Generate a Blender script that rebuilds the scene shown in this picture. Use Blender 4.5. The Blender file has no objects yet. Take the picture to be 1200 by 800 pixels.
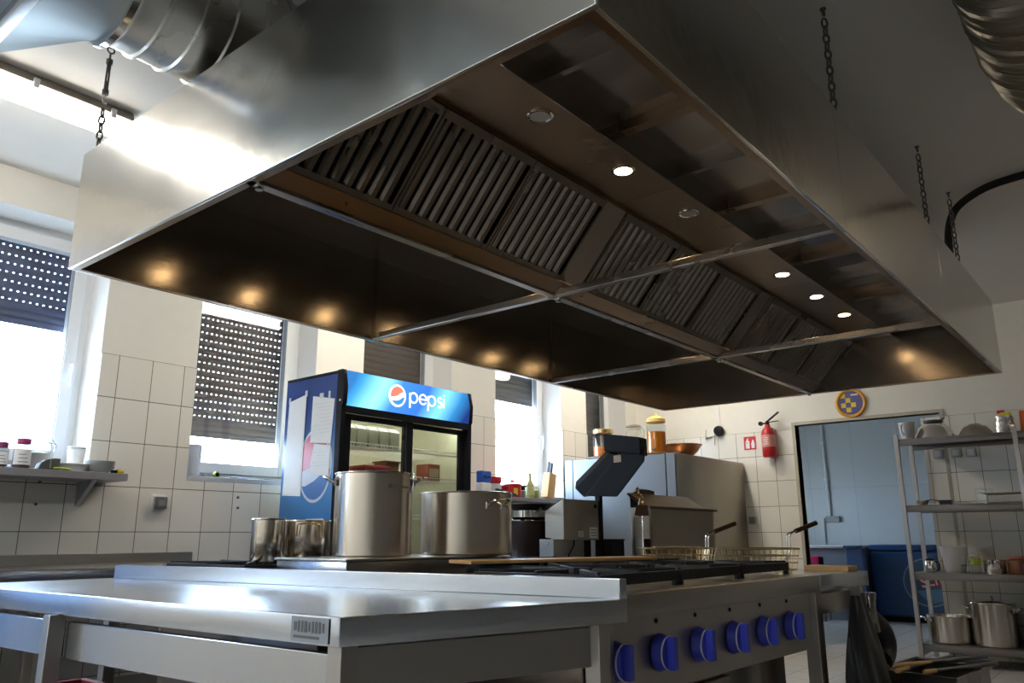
import bpy, bmesh, math, random
from mathutils import Vector, Matrix
R=random.Random(7)
C=bpy.context.scene.collection
PI=math.pi
sc=bpy.context.scene
# ------------------------------------------------------------------ materials
def new_mat(name):
    m=bpy.data.materials.new(name); m.use_nodes=True
    nt=m.node_tree; nt.nodes.clear()
    out=nt.nodes.new('ShaderNodeOutputMaterial'); return m,nt,out
def N(nt,t,**k):
    n=nt.nodes.new(t)
    for a,b in k.items():
        if a in n.inputs: n.inputs[a].default_value=b
        else: setattr(n,a,b)
    return n
def rgba(c): return (c[0],c[1],c[2],1)
def plain(name,col,rough=.5,metal=0,var=.06,bump=.0,scale=30,emit=None,es=0,coat=0):
    m,nt,out=new_mat(name); p=N(nt,'ShaderNodeBsdfPrincipled',Roughness=rough,Metallic=metal)
    tc=N(nt,'ShaderNodeTexCoord'); nz=N(nt,'ShaderNodeTexNoise',Scale=scale,Detail=3.)
    nt.links.new(tc.outputs['Object'],nz.inputs['Vector'])
    mix=N(nt,'ShaderNodeMix',data_type='RGBA'); mix.inputs[6].default_value=rgba([max(0,x*(1-var)) for x in col]); mix.inputs[7].default_value=rgba([min(1,x*(1+var)) for x in col])
    nt.links.new(nz.outputs['Fac'],mix.inputs[0]); nt.links.new(mix.outputs[2],p.inputs['Base Color'])
    if bump:
        b=N(nt,'ShaderNodeBump',Strength=bump,Distance=.01); nt.links.new(nz.outputs['Fac'],b.inputs['Height']); nt.links.new(b.outputs[0],p.inputs['Normal'])
    if sum(col)<.12: p.inputs['Specular IOR Level'].default_value=.15
    if emit: p.inputs['Emission Color'].default_value=rgba(emit); p.inputs['Emission Strength'].default_value=es
    if coat: p.inputs['Coat Weight'].default_value=coat
    nt.links.new(p.outputs[0],out.inputs[0]); return m
def steel(name,col=(.62,.61,.6),rough=.3,brush=(1,1,60),rv=.1,bump=.05,wavy=0.,metal=1.):
    m,nt,out=new_mat(name); p=N(nt,'ShaderNodeBsdfPrincipled',Metallic=metal); p.inputs['Base Color'].default_value=rgba(col)
    tc=N(nt,'ShaderNodeTexCoord'); mp=N(nt,'ShaderNodeMapping'); mp.inputs['Scale'].default_value=brush
    nz=N(nt,'ShaderNodeTexNoise',Scale=6.,Detail=4.); nt.links.new(tc.outputs['Object'],mp.inputs[0]); nt.links.new(mp.outputs[0],nz.inputs['Vector'])
    n2=N(nt,'ShaderNodeTexNoise',Scale=2.5,Detail=4.); nt.links.new(tc.outputs['Object'],n2.inputs['Vector'])
    mr=N(nt,'ShaderNodeMapRange'); mr.inputs['To Min'].default_value=max(.03,rough-rv); mr.inputs['To Max'].default_value=rough+rv
    nt.links.new(n2.outputs['Fac'],mr.inputs[0]); nt.links.new(mr.outputs[0],p.inputs['Roughness'])
    b=N(nt,'ShaderNodeBump',Strength=bump,Distance=.002); nt.links.new(nz.outputs['Fac'],b.inputs['Height'])
    last=b
    if wavy:
        b2=N(nt,'ShaderNodeBump',Strength=wavy,Distance=.05); nt.links.new(n2.outputs['Fac'],b2.inputs['Height']); nt.links.new(b.outputs[0],b2.inputs['Normal']); last=b2
    nt.links.new(last.outputs[0],p.inputs['Normal']); nt.links.new(p.outputs[0],out.inputs[0]); return m
def tiles(name,axis,u0,du,v0,dv,col=(.86,.825,.75),grout=(.10,.085,.06),w=.004,rough=.18):
    m,nt,out=new_mat(name); p=N(nt,'ShaderNodeBsdfPrincipled'); g=N(nt,'ShaderNodeNewGeometry'); s=N(nt,'ShaderNodeSeparateXYZ'); nt.links.new(g.outputs['Position'],s.inputs[0])
    def M(op,a,b=None,c=None):
        n=N(nt,'ShaderNodeMath',operation=op)
        for i,x in enumerate((a,b,c)):
            if x is None: continue
            if isinstance(x,(int,float)): n.inputs[i].default_value=x
            else: nt.links.new(x,n.inputs[i])
        return n.outputs[0]
    def line(o,o0,d):
        t=M('SUBTRACT',o,o0); t=M('DIVIDE',t,d); f=M('FRACT',t); f=M('SUBTRACT',f,.5); f=M('ABSOLUTE',f); f=M('SUBTRACT',.5,f); f=M('MULTIPLY',f,d); return M('LESS_THAN',f,w/2),M('FLOOR',t)
    a,ca=line(s.outputs[axis],u0,du); b,cb=line(s.outputs[2 if axis!=2 else 1],v0,dv)
    mx=M('MAXIMUM',a,b)
    cid=M('ADD',M('MULTIPLY',ca,7.13),M('MULTIPLY',cb,3.77)); wn=N(nt,'ShaderNodeTexWhiteNoise',noise_dimensions='1D'); nt.links.new(cid,wn.inputs['W'])
    tcol=N(nt,'ShaderNodeMix',data_type='RGBA'); tcol.inputs[6].default_value=rgba([c*.96 for c in col]); tcol.inputs[7].default_value=rgba([c*1.03 for c in col]); nt.links.new(wn.outputs['Value'],tcol.inputs[0])
    mix=N(nt,'ShaderNodeMix',data_type='RGBA'); mix.inputs[7].default_value=rgba(grout); nt.links.new(tcol.outputs[2],mix.inputs[6]); nt.links.new(mx,mix.inputs[0])
    nt.links.new(mix.outputs[2],p.inputs['Base Color'])
    r=M('MULTIPLY_ADD',mx,.6,rough); nt.links.new(r,p.inputs['Roughness'])
    bp=N(nt,'ShaderNodeBump',Strength=.4,Distance=.002); bp.invert=True; nt.links.new(mx,bp.inputs['Height']); nt.links.new(bp.outputs[0],p.inputs['Normal'])
    nt.links.new(p.outputs[0],out.inputs[0]); return m
def glass(name,col=(1,1,1),refl=1.0,tint=1.0):
    m,nt,out=new_mat(name); t=N(nt,'ShaderNodeBsdfTransparent'); t.inputs[0].default_value=rgba([c*tint for c in col]); g=N(nt,'ShaderNodeBsdfGlossy',Roughness=.02)
    ge=N(nt,'ShaderNodeNewGeometry'); dt=N(nt,'ShaderNodeVectorMath',operation='DOT_PRODUCT'); nt.links.new(ge.outputs['Normal'],dt.inputs[0]); nt.links.new(ge.outputs['Incoming'],dt.inputs[1])
    def Q(op,a_,b_=None):
        n=N(nt,'ShaderNodeMath',operation=op)
        for i,x in enumerate((a_,b_)):
            if x is None: continue
            if isinstance(x,(int,float)): n.inputs[i].default_value=x
            else: nt.links.new(x,n.inputs[i])
        return n
    o5=Q('POWER',Q('SUBTRACT',1.0,Q('ABSOLUTE',dt.outputs['Value']).outputs[0]).outputs[0],5.0)
    mm=Q('MULTIPLY',Q('MULTIPLY_ADD',o5.outputs[0],.9).outputs[0],refl)
    mm.inputs[0].links[0].from_node.inputs[2].default_value=.035
    mx=N(nt,'ShaderNodeMixShader'); nt.links.new(mm.outputs[0],mx.inputs[0]); nt.links.new(t.outputs[0],mx.inputs[1]); nt.links.new(g.outputs[0],mx.inputs[2]); nt.links.new(mx.outputs[0],out.inputs[0]); return m
def emis(name,col,s):
    m,nt,out=new_mat(name); e=N(nt,'ShaderNodeEmission',Strength=s); e.inputs[0].default_value=rgba(col); nt.links.new(e.outputs[0],out.inputs[0]); return m
WORLD=14.0; TUBE=16.0; SPOT=28.0; TUBE2=4.6; EXPO=1.14
mt={}
mt['paint']=plain('white_wall_paint',(.84,.81,.74),.75,var=.03,bump=.05,scale=14)
mt['paint2']=plain('grey_brown_wall_paint',(.20,.175,.145),.7,var=.03)  # unseen right wall, darkened so the steel fronts receive less light
mt['ceil']=plain('ceiling_paint',(.78,.75,.70),.85,var=.03,bump=.04,scale=8)
mt['reveal']=plain('reveal_paint',(.84,.83,.81),.6,var=.02)
mt['frame']=plain('white_window_plastic',(.86,.87,.88),.3,var=.01)
mt['gasket']=plain('grey_gasket',(.35,.37,.4),.6)
mt['tileL']=tiles('cream_tiles_window_wall',0,1.995,.2,1.03,.25)
mt['tileF']=tiles('cream_tiles_far_wall',1,3.227,.2,1.03,.25)
mt['tileB']=tiles('blueish_tiles_far_room',1,3.30,.6,1.63,.9,col=(.52,.535,.55),grout=(.38,.42,.46),w=.006,rough=.3)
mt['floor']=tiles('grey_floor_tiles',0,0,.3,0,.3,col=(.46,.44,.42),grout=(.17,.16,.15),w=.005,rough=.35)
# floor uses x/y: rebuild separator outputs
def fix_floor(m):
    nt=m.node_tree; s=[n for n in nt.nodes if n.type=='SEPXYZ'][0]
    for l in list(nt.links):
        if l.from_node==s and l.from_socket==s.outputs[2]: t=l.to_socket; nt.links.remove(l); nt.links.new(s.outputs[1],t)
fix_floor(mt['floor'])
mt['ss']=steel('brushed_stainless',(.60,.59,.57),.27,(1,60,60))
mt['ssv']=steel('stainless_panel',(.42,.40,.37),.34,(60,60,1))
mt['ssb']=steel('stainless_worktop',(.52,.54,.57),.24,(2,60,60),rv=.06,wavy=.03)
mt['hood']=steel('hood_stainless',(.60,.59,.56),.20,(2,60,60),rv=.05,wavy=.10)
mt['hoodin']=steel('shaded_interior_stainless',(.27,.235,.20),.17,(1,60,60),rv=.03,metal=.80)  # same stainless, darkened so the shade inside lies in the colour
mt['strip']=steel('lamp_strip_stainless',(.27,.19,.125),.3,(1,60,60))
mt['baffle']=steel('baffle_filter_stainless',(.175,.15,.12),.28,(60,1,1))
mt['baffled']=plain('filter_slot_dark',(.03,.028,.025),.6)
mt['pot']=steel('pot_stainless',(.68,.60,.50),.2,(1,1,70),rv=.05)  # warm tint stands for wood reflected in the steel
mt['chrome']=steel('polished_steel',(.75,.74,.72),.1,(1,1,1),rv=.04)
mt['galv']=steel('galvanized_duct',(.58,.58,.56),.26,(3,3,3),wavy=.08)
mt['chain']=plain('dull_dark_chain_steel',(.10,.095,.085),.45,metal=.6)
mt['barst']=steel('frame_bar_steel',(.40,.36,.32),.28,(2,60,60))
mt['galvp']=plain('galvanized_flat_duct',(.40,.44,.45),.42,metal=.75,var=.08,scale=6)
mt['foil']=steel('foil_flexible_duct',(.27,.24,.19),.42,(40,2,2),wavy=.2)
mt['iron']=plain('black_cast_iron',(.022,.022,.024),.45,var=.3,bump=.2,scale=80)
mt['black']=plain('black_plastic',(.009,.009,.010),.45,var=.2,scale=60)
mt['blackg']=plain('black_gloss_frame',(.014,.015,.02),.2)
mt['rubber']=plain('black_rubber',(.015,.015,.015),.6)
mt['blue']=plain('blue_knob_plastic',(.05,.07,.55),.38,var=.15)
mt['chalk']=plain('worn_white_edge',(.55,.55,.62),.7)
mt['shutB']=None
mt['wood']=plain('pale_wood',(.62,.38,.16),.5,var=.2,scale=12)
mt['wooda']=plain('amber_wood',(.62,.36,.14),.45,var=.22,scale=14)
mt['woodd']=plain('dark_handle_wood',(.045,.020,.014),.45,var=.25,scale=30)
mt['copper']=steel('copper_bowl_metal',(.48,.20,.09),.24,(1,1,30))
mt['red']=plain('red_paint',(.50,.02,.025),.3)
mt['redp']=plain('red_plastic',(.62,.03,.04),.35)
mt['white']=plain('white_plastic',(.80,.80,.80),.4)
mt['whitet']=plain('frosted_white_plastic',(.72,.72,.76),.35)
mt['paper']=plain('white_paper',(.85,.86,.88),.8,var=.03,scale=60)
mt['roll']=plain('paper_towel',(.66,.72,.84),.85,var=.05,bump=.15,scale=90)
mt['cream']=plain('cream_sticker',(.62,.50,.36),.7)
mt['yellow']=plain('yellow_paint',(.78,.60,.05),.45)
mt['orange']=plain('orange_rim_paint',(.75,.36,.03),.35)
mt['navy']=plain('navy_enamel',(.065,.055,.25),.3)
mt['lime']=plain('lime_green_plastic',(.38,.56,.06),.45)
mt['green']=plain('green_label',(.35,.42,.04),.5)
mt['frz']=plain('blue_freezer_paint',(.012,.05,.15),.3,var=.1,scale=4)
mt['pink']=plain('pink_plastic',(.62,.02,.14),.4)
mt['bin']=plain('blue_plastic_bin',(.06,.10,.22),.35)
mt['crate_red']=plain('red_crate_plastic',(.35,.015,.02),.5)
mt['crate_blue']=plain('blue_crate_plastic',(.02,.07,.28),.5)
mt['orangebag']=plain('orange_plastic_bag',(.80,.15,.02),.35,bump=.4,scale=18)
mt['foilbag']=steel('silver_foil_bag',(.75,.74,.72),.25,(3,3,3),wavy=.5)
mt['bag']=plain('black_bin_bag',(.03,.03,.03),.3,bump=.5,scale=9)
mt['juice']=plain('orange_drink',(.72,.22,.01),.15)
mt['amber']=plain('amber_preserve',(.60,.16,.02),.15)
mt['jam']=plain('dark_spice',(.10,.03,.03),.5)
mt['purple']=plain('purple_lid_plastic',(.22,.03,.13),.4)
mt['grey']=plain('grey_plastic',(.22,.22,.22),.5)
mt['dgrey']=plain('dark_grey_plastic',(.09,.09,.085),.5)
mt['panel']=plain('silver_grey_fridge_panel',(.19,.205,.225),.42,metal=.35,var=.04,scale=3)
mt['cooler']=plain('cooler_cream_interior',(.80,.80,.68),.4,emit=(1,.98,.8),es=.0)
mt['brown']=plain('brown_tray',(.16,.07,.03),.5)
mt['brownp']=plain('brown_jar_content',(.25,.10,.04),.4)
mt['glass']=glass('window_glass')
mt['dglass']=glass('cooler_door_glass',(.93,.96,.92),1.0)
mt['doorglass']=glass('light_tint_door_glass',(.66,.80,1.0),1.0,.24)  # unseen pane, tinted to dim and cool its reflection in the steel
mt['jglass']=glass('jar_glass',(.90,.93,.92),1.4)
mt['tube']=emis('fluorescent_tube_light',(1,.93,.80),TUBE)
mt['spot']=emis('halogen_lens_light',(1,.70,.36),SPOT)
mt['spotoff']=plain('unlit_lens',(.55,.50,.45),.2)
mt['clight']=emis('cooler_lamp_light',(1,.97,.80),14.0)
mt['lamp']=mt['tube']
mt['basket']=steel('golden_basket_wire',(.72,.55,.30),.25,(1,1,1))
mt['shdark']=plain('dark_grey_shutter',(.055,.056,.058),.5,var=.1)
def shutter_mat(name,col):
    m,nt,out=new_mat(name); p=N(nt,'ShaderNodeBsdfPrincipled',Roughness=.55); p.inputs['Base Color'].default_value=rgba(col)
    g=N(nt,'ShaderNodeTexCoord'); s=N(nt,'ShaderNodeSeparateXYZ'); nt.links.new(g.outputs['Object'],s.inputs[0])
    def M(op,a,b=None):
        n=N(nt,'ShaderNodeMath',operation=op)
        for i,x in enumerate((a,b)):
            if x is None: continue
            if isinstance(x,(int,float)): n.inputs[i].default_value=x
            else: nt.links.new(x,n.inputs[i])
        return n.outputs[0]
    fx=M('FRACT',M('DIVIDE',s.outputs[0],.036)); fz=M('FRACT',M('DIVIDE',s.outputs[2],.052))
    a=M('LESS_THAN',M('ABSOLUTE',M('SUBTRACT',fx,.5)),.12); b=M('LESS_THAN',M('ABSOLUTE',M('SUBTRACT',fz,.02)),.042)
    b2=M('LESS_THAN',M('ABSOLUTE',M('SUBTRACT',fz,1.02)),.042)
    h=M('MULTIPLY',a,M('MAXIMUM',b,b2)); lim=M('GREATER_THAN',s.outputs[2],.10); h=M('MULTIPLY',h,lim)
    t=N(nt,'ShaderNodeBsdfTransparent'); mx=N(nt,'ShaderNodeMixShader'); nt.links.new(h,mx.inputs[0]); nt.links.new(p.outputs[0],mx.inputs[1]); nt.links.new(t.outputs[0],mx.inputs[2]); nt.links.new(mx.outputs[0],out.inputs[0]); return m
mt['shut1']=shutter_mat('daylight_blue_perforated_shutter',(.10,.12,.20)); mt['shut2']=shutter_mat('brown_grey_perforated_shutter',(.13,.105,.09))  # blue of the first shutter is scattered daylight put into its colour
mt['shut3']=plain('brown_grey_shutter',(.12,.10,.085),.5)
def sign_mat():   # backlit header print: blue with two bright glows of the printed artwork
    m,nt,out=new_mat('backlit_blue_header'); g=N(nt,'ShaderNodeTexCoord'); s=N(nt,'ShaderNodeSeparateXYZ'); nt.links.new(g.outputs['Generated'],s.inputs[0])
    r=N(nt,'ShaderNodeValToRGB'); e=r.color_ramp.elements; e[0].position=0; e[0].color=(.03,.16,.42,1); e[1].position=1; e[1].color=(.012,.03,.16,1)
    for pos,c in ((.06,(.05,.30,.62,1)),(.22,(.30,.78,.98,1)),(.36,(.05,.22,.72,1)),(.58,(.04,.16,.62,1)),(.74,(.20,.62,.92,1)),(.88,(.03,.20,.46,1))):
        q=e.new(pos); q.color=c
    ad=N(nt,'ShaderNodeMath',operation='MULTIPLY_ADD'); ad.inputs[1].default_value=-.14; nt.links.new(s.outputs[2],ad.inputs[0]); nt.links.new(s.outputs[0],ad.inputs[2])
    a2=N(nt,'ShaderNodeMath',operation='ADD'); a2.inputs[1].default_value=.06; nt.links.new(ad.outputs[0],a2.inputs[0]); nt.links.new(a2.outputs[0],r.inputs[0])
    em=N(nt,'ShaderNodeEmission',Strength=.80); nt.links.new(r.outputs[0],em.inputs[0]); nt.links.new(em.outputs[0],out.inputs[0]); return m
mt['sign']=sign_mat(); mt['signw']=emis('backlit_white',(1,1,1),1.0); mt['signr']=emis('backlit_red',(.85,.18,.12),.8); mt['signb']=emis('backlit_blue',(.05,.25,.6),.7)
def side_mat():   # printed side panel: deep blue to mid blue
    m,nt,out=new_mat('blue_printed_side_panel'); p=N(nt,'ShaderNodeBsdfPrincipled',Roughness=.3); g=N(nt,'ShaderNodeTexCoord'); s=N(nt,'ShaderNodeSeparateXYZ'); nt.links.new(g.outputs['Generated'],s.inputs[0])
    r=N(nt,'ShaderNodeValToRGB'); e=r.color_ramp.elements; e[0].position=.45; e[0].color=(.02,.13,.40,1); e[1].position=.9; e[1].color=(.015,.05,.24,1); q=e.new(.62); q.color=(.06,.24,.55,1)
    nt.links.new(s.outputs[2],r.inputs[0]); nt.links.new(r.outputs[0],p.inputs['Base Color']); nt.links.new(p.outputs[0],out.inputs[0]); return m
mt['side']=side_mat()


mt['ssd']=steel('dim_stainless',(.32,.31,.29),.3,(40,40,1)); mt['ssd2']=steel('grey_stainless_case',(.33,.295,.24),.34,(60,60,1)); mt['ssg']=plain('grey_steel_shelf',(.33,.33,.36),.4,metal=.5)
mt['coppery']=steel('brown_reflection_steel',(.13,.075,.045),.35,(2,40,40)); mt['brass']=steel('brass_tongs',(.70,.52,.28),.2,(1,1,1))  # the lid's brown is a reflection put into the steel colour
mt['kettle']=plain('black_brown_kettle',(.035,.025,.025),.25); mt['magenta']=plain('magenta_lid',(.35,.03,.14),.4); mt['flour']=plain('white_flour',(.85,.85,.84),.9)
mt['bowlgrey']=plain('pale_grey',(.55,.56,.56),.5); mt['peach']=plain('peach',(.70,.42,.34),.7); mt['dgrey2']=plain('socket_grey',(.16,.16,.15),.4)
mt['cartgrey']=plain('carton_grey',(.30,.30,.26),.6); mt['brickred']=plain('brick_red',(.38,.09,.05),.5); mt['softwhite']=plain('soft_white_print',(.62,.68,.80),.4); mt['emred']=plain('emblem_red_print',(.60,.08,.12),.4); mt['emblue']=plain('emblem_blue_print',(.05,.16,.48),.4)
mt['tape']=plain('clear_tape',(.70,.74,.78),.3); mt['printgrey']=plain('faint_print_grey',(.74,.75,.78),.8); mt['bagblue']=plain('blue_paper_bag',(.02,.10,.50),.5); mt['navyd']=plain('dark_navy_plastic',(.03,.035,.06),.35); mt['oil']=plain('pale_green_glass',(.50,.52,.20),.15); mt['labelgreen']=plain('pale_green_label',(.62,.66,.32),.5); mt['kniveh']=plain('grey_knife_handle',(.10,.10,.12),.3,metal=.3); mt['yelglass']=plain('yellow_tinted_lid',(.78,.55,.16),.2)
mt['extlabel']=plain('pale_red_label',(.62,.28,.24),.4); mt['signred']=plain('sign_red',(.62,.025,.03),.4); mt['rackdk']=steel('rack_shelf_steel',(.20,.18,.165),.4,(1,60,60)); mt['rackst']=steel('rack_stainless',(.46,.44,.43),.36,(1,60,60)); mt['dullst']=steel('dull_dark_steel',(.34,.31,.28),.36,(2,2,30)); mt['potd']=steel('rack_pot_steel',(.62,.58,.53),.18,(1,1,70),rv=.05)
mt['emring']=plain('freezer_emblem_ring',(.16,.24,.34),.4); mt['frz2']=plain('freezer_emblem_blue',(.03,.07,.13),.4); mt['emredd']=plain('freezer_emblem_red',(.28,.02,.03),.4); mt['paperd']=plain('lettering_white',(.70,.66,.66),.5); mt['frzlight']=plain('freezer_emblem_sweep',(.08,.17,.30),.4); mt['greyblue']=plain('grey_blue_bench',(.20,.21,.25),.6); mt['foilbagd']=steel('shiny_black_film',(.30,.28,.25),.2,(3,3,3),wavy=.5)

# ------------------------------------------------------------------ mesh helpers (world coordinates; the parent's place is subtracted)
class MB:
    def __init__(s): s.v=[]; s.f=[]
    def add(s,v,f):
        n=len(s.v); s.v+= [Vector(x) for x in v]; s.f+=[[i+n for i in q] for q in f]; return s
    def box(s,x0,x1,y0,y1,z0,z1): return s.quad([(x0,y0),(x1,y0),(x1,y1),(x0,y1)],z0,z1)
    def quad(s,P,z0,z1):
        n=len(P); v=[(x,y,z0) for x,y in P]+[(x,y,z1) for x,y in P]
        return s.add(v,[list(range(n))[::-1],list(range(n,2*n))]+[[i,(i+1)%n,n+(i+1)%n,n+i] for i in range(n)])
    def prism(s,P,axis,a,b):   # polygon in the two other axes
        def mk(p,t): return {'x':(t,p[0],p[1]),'y':(p[0],t,p[1]),'z':(p[0],p[1],t)}[axis]
        n=len(P); return s.add([mk(p,a) for p in P]+[mk(p,b) for p in P],[list(range(n))[::-1],list(range(n,2*n))]+[[i,(i+1)%n,n+(i+1)%n,n+i] for i in range(n)])
    def obox(s,c,u,v,w):       # oriented box: centre and half axes
        c,u,v,w=map(Vector,(c,u,v,w)); P=[c+a*u+b*v+d*w for d in(-1,1) for a,b in((-1,-1),(1,-1),(1,1),(-1,1))]
        return s.add(P,[[3,2,1,0],[4,5,6,7],[0,1,5,4],[1,2,6,5],[2,3,7,6],[3,0,4,7]])
    def ring(s,rings,cap=True,closed=False):
        n=len(rings[0]); base=len(s.v)
        for r in rings: s.v+=[Vector(x) for x in r]
        m=len(rings)
        for i in range(m if closed else m-1):
            j=(i+1)%m
            for k in range(n): s.f.append([base+i*n+k,base+i*n+(k+1)%n,base+j*n+(k+1)%n,base+j*n+k])
        if cap and not closed: s.f.append([base+k for k in range(n)][::-1]); s.f.append([base+(m-1)*n+k for k in range(n)])
        return s
    def lathe(s,prof,c,n=32,ax='z'):   # prof: (radius, height)
        c=Vector(c); rs=[]
        for r,h in prof:
            q=[]
            for k in range(n):
                a=2*PI*k/n; x,y=max(r,1e-4)*math.cos(a),max(r,1e-4)*math.sin(a)
                q.append(c+Vector({'z':(x,y,h),'x':(h,x,y),'y':(y,h,x)}[ax]))
            rs.append(q)
        return s.ring(rs)
    def tube(s,P,r,n=8,closed=False):
        P=[Vector(p) for p in P]; m=len(P); rs=[]; nrm=None
        for i in range(m):
            t=(P[(i+1)%m]-P[i-1]) if closed else (P[min(i+1,m-1)]-P[max(i-1,0)])
            t.normalize()
            if nrm is None: nrm=t.orthogonal()
            nrm=nrm-t*nrm.dot(t)
            if nrm.length<1e-5: nrm=t.orthogonal()
            nrm.normalize(); b=t.cross(nrm); rr=r[i] if isinstance(r,(list,tuple)) else r
            rs.append([P[i]+rr*(math.cos(2*PI*k/n)*nrm+math.sin(2*PI*k/n)*b) for k in range(n)])
        return s.ring(rs,closed=closed)
    def build(s,name,m,parent=None,bevel=0,smooth=True,seg=2):
        off=Vector((0,0,0)); q=parent
        while q is not None: off+=Vector(q.location); q=q.parent
        me=bpy.data.meshes.new(name); me.from_pydata([v-off for v in s.v],[],s.f); 
        bm=bmesh.new(); bm.from_mesh(me); bmesh.ops.recalc_face_normals(bm,faces=bm.faces)
        if bevel:
            es=[e for e in bm.edges if len(e.link_faces)==2 and e.calc_face_angle(0)>.6]
            try: bmesh.ops.bevel(bm,geom=es,offset=bevel,segments=seg,affect='EDGES',profile=.5,clamp_overlap=True)
            except Exception: pass
        bm.to_mesh(me); bm.free()
        if smooth:
            me.shade_smooth(); me.set_sharp_from_angle(angle=math.radians(35))
            if bevel:
                tot=sum(p.area for p in me.polygons)
                for p in me.polygons:
                    if p.area>.035*tot: p.use_smooth=False
        me.materials.append(mt[m] if isinstance(m,str) else m)
        o=bpy.data.objects.new(name,me); C.objects.link(o)
        if parent is not None: o.parent=parent
        return o
def thing(name,label,cat,loc,group=None):
    o=bpy.data.objects.new(name,None); C.objects.link(o); o.location=loc; o.empty_display_size=.05
    o['label']=label; o['category']=cat
    if group: o['group']=group
    return o
def tag(o,label,cat,group=None):
    o['label']=label; o['category']=cat
    if group: o['group']=group
    return o
def single(mb,name,m,label,cat,loc,group=None,bevel=0):   # a thing that is one mesh with its origin at its base
    e=bpy.data.objects.new('tmp',None); e.location=loc; o=mb.build(name,m,None,bevel); bpy.data.objects.remove(e)
    L=Vector(loc)
    for v in o.data.vertices: v.co-=L
    o.location=L; return tag(o,label,cat,group)
def struct(mb,name,m,bevel=0):
    o=mb.build(name,m,None,bevel,smooth=False); o['kind']='structure'; return o
def arc(c,r,a0,a1,n,plane='xz',h=0):
    out=[]
    for i in range(n+1):
        a=a0+(a1-a0)*i/n; u,v=r*math.cos(a),r*math.sin(a)
        out.append(Vector(c)+Vector({'xz':(u,0,v),'xy':(u,v,0),'yz':(0,u,v)}[plane]))
    return out

# ------------------------------------------------------------------ camera
cam=bpy.data.cameras.new('camera'); co=bpy.data.objects.new('camera',cam); C.objects.link(co); sc.camera=co
pitch,yaw,roll=map(math.radians,(13.896,39.505,-.174))
f=Vector((math.cos(pitch)*math.cos(yaw),math.cos(pitch)*math.sin(yaw),math.sin(pitch))); r=Vector((math.sin(yaw),-math.cos(yaw),0)); u=r.cross(f)
cr,sr=math.cos(roll),math.sin(roll); r2=cr*r+sr*u; u2=-sr*r+cr*u
co.matrix_world=Matrix(((r2.x,u2.x,-f.x,0),(r2.y,u2.y,-f.y,0),(r2.z,u2.z,-f.z,1.0),(0,0,0,1)))
cam.sensor_width=36; cam.lens=921.84/1200*36; cam.clip_start=.02

# ------------------------------------------------------------------ room
YW,XF,ZT,XB,YR=4.62,7.84,2.97,-2.4,-3.0
DOORX=(-.57,.40)
WINS=[(-2.06,-1.08),(.90,1.895),(2.475,3.385),(3.815,4.79),(5.36,6.375),(6.82,7.62)]
Z0,Z1=1.365,2.76; WD=.23; WT=.42
ft=MB().box(XB-.2,12.2,YR-.2,YW+WT,-.15,0); struct(ft,'floor','floor')
struct(MB().box(XB-.2,12.2,YR-.2,YW+WT,ZT,ZT+.15),'ceiling','ceil')
w=MB(); xs=[XB-.2]+[a for p in sorted(WINS+[DOORX]) for a in p]+[XF+.25]
for i in range(0,len(xs),2): w.box(xs[i],xs[i+1],YW,YW+WT,Z0,Z1)
w.box(XB-.2,DOORX[0],YW,YW+WT,0,Z0).box(DOORX[1],XF+.25,YW,YW+WT,0,Z0).box(XB-.2,DOORX[0],YW,YW+WT,Z0,Z1) if 0 else w.box(XB-.2,DOORX[0],YW,YW+WT,0,Z0).box(DOORX[1],XF+.25,YW,YW+WT,0,Z0); w.box(XB-.2,XF+.25,YW,YW+WT,Z1,ZT)
struct(w,'wall_left','paint')
# tiled zone on the window wall, cut round the openings
TZ=2.03; t=MB(); e=.012
t.box(XB,DOORX[0],YW-e,YW,0,Z0-.012).box(DOORX[1],XF,YW-e,YW,0,Z0-.012)
for i in range(0,len(xs),2): t.box(max(xs[i],XB),min(xs[i+1],XF),YW-e,YW,Z0-.012,TZ)
struct(t,'wall_left_tiles','tileL')
# far wall with the doorway
DY0,DY1,DZ=1.50,2.805,2.065
w=MB().box(XF,XF+.10,DY1,YW,0,ZT).box(XF,XF+.10,YR-.2,DY0,0,ZT).box(XF,XF+.10,DY0,DY1,DZ,ZT)
struct(w,'wall_back','paint')
struct(MB().box(XF-e,XF,DY1+.03,YW-e,0,TZ).box(XF-e,XF,YR,DY0+.16,0,TZ),'wall_back_tiles','tileF')
tr=MB().box(XF-.014,XF+.112,DY1-.0,DY1+.03,0,DZ+.03).box(XF-.014,XF+.112,DY0-.03,DY0,0,DZ+.03).box(XF-.014,XF+.112,DY0,DY1,DZ,DZ+.03)
mt['trimb']=plain('grey_brown_door_edging',(.50,.45,.36),.5); struct(tr,'trim_1','trimb')
# walls behind and right of the camera, with a window and a door out of the frame
struct(MB().box(XB-.2,XB,YR-.2,YW,0,ZT),'wall_front','paint')
w=MB().box(XB,XF,YR-.2,YR,0,ZT)
struct(w,'wall_right','paint2')
# far room
XR=11.3
struct(MB().box(XR,XR+.2,YR-.2,YW+WT,0,ZT),'wall_far_room','tileB')
w=MB().box(XF+.25,9.5,YW,YW+WT,0,ZT).box(10.3,XR,YW,YW+WT,0,ZT).box(9.5,10.3,YW,YW+WT,0,1.1).box(9.5,10.3,YW,YW+WT,1.9,ZT)
struct(w,'wall_far_room_left','paint')
struct(MB().box(XF+.22,XR,-.6,-.4,0,ZT),'wall_far_room_right','paint')
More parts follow.
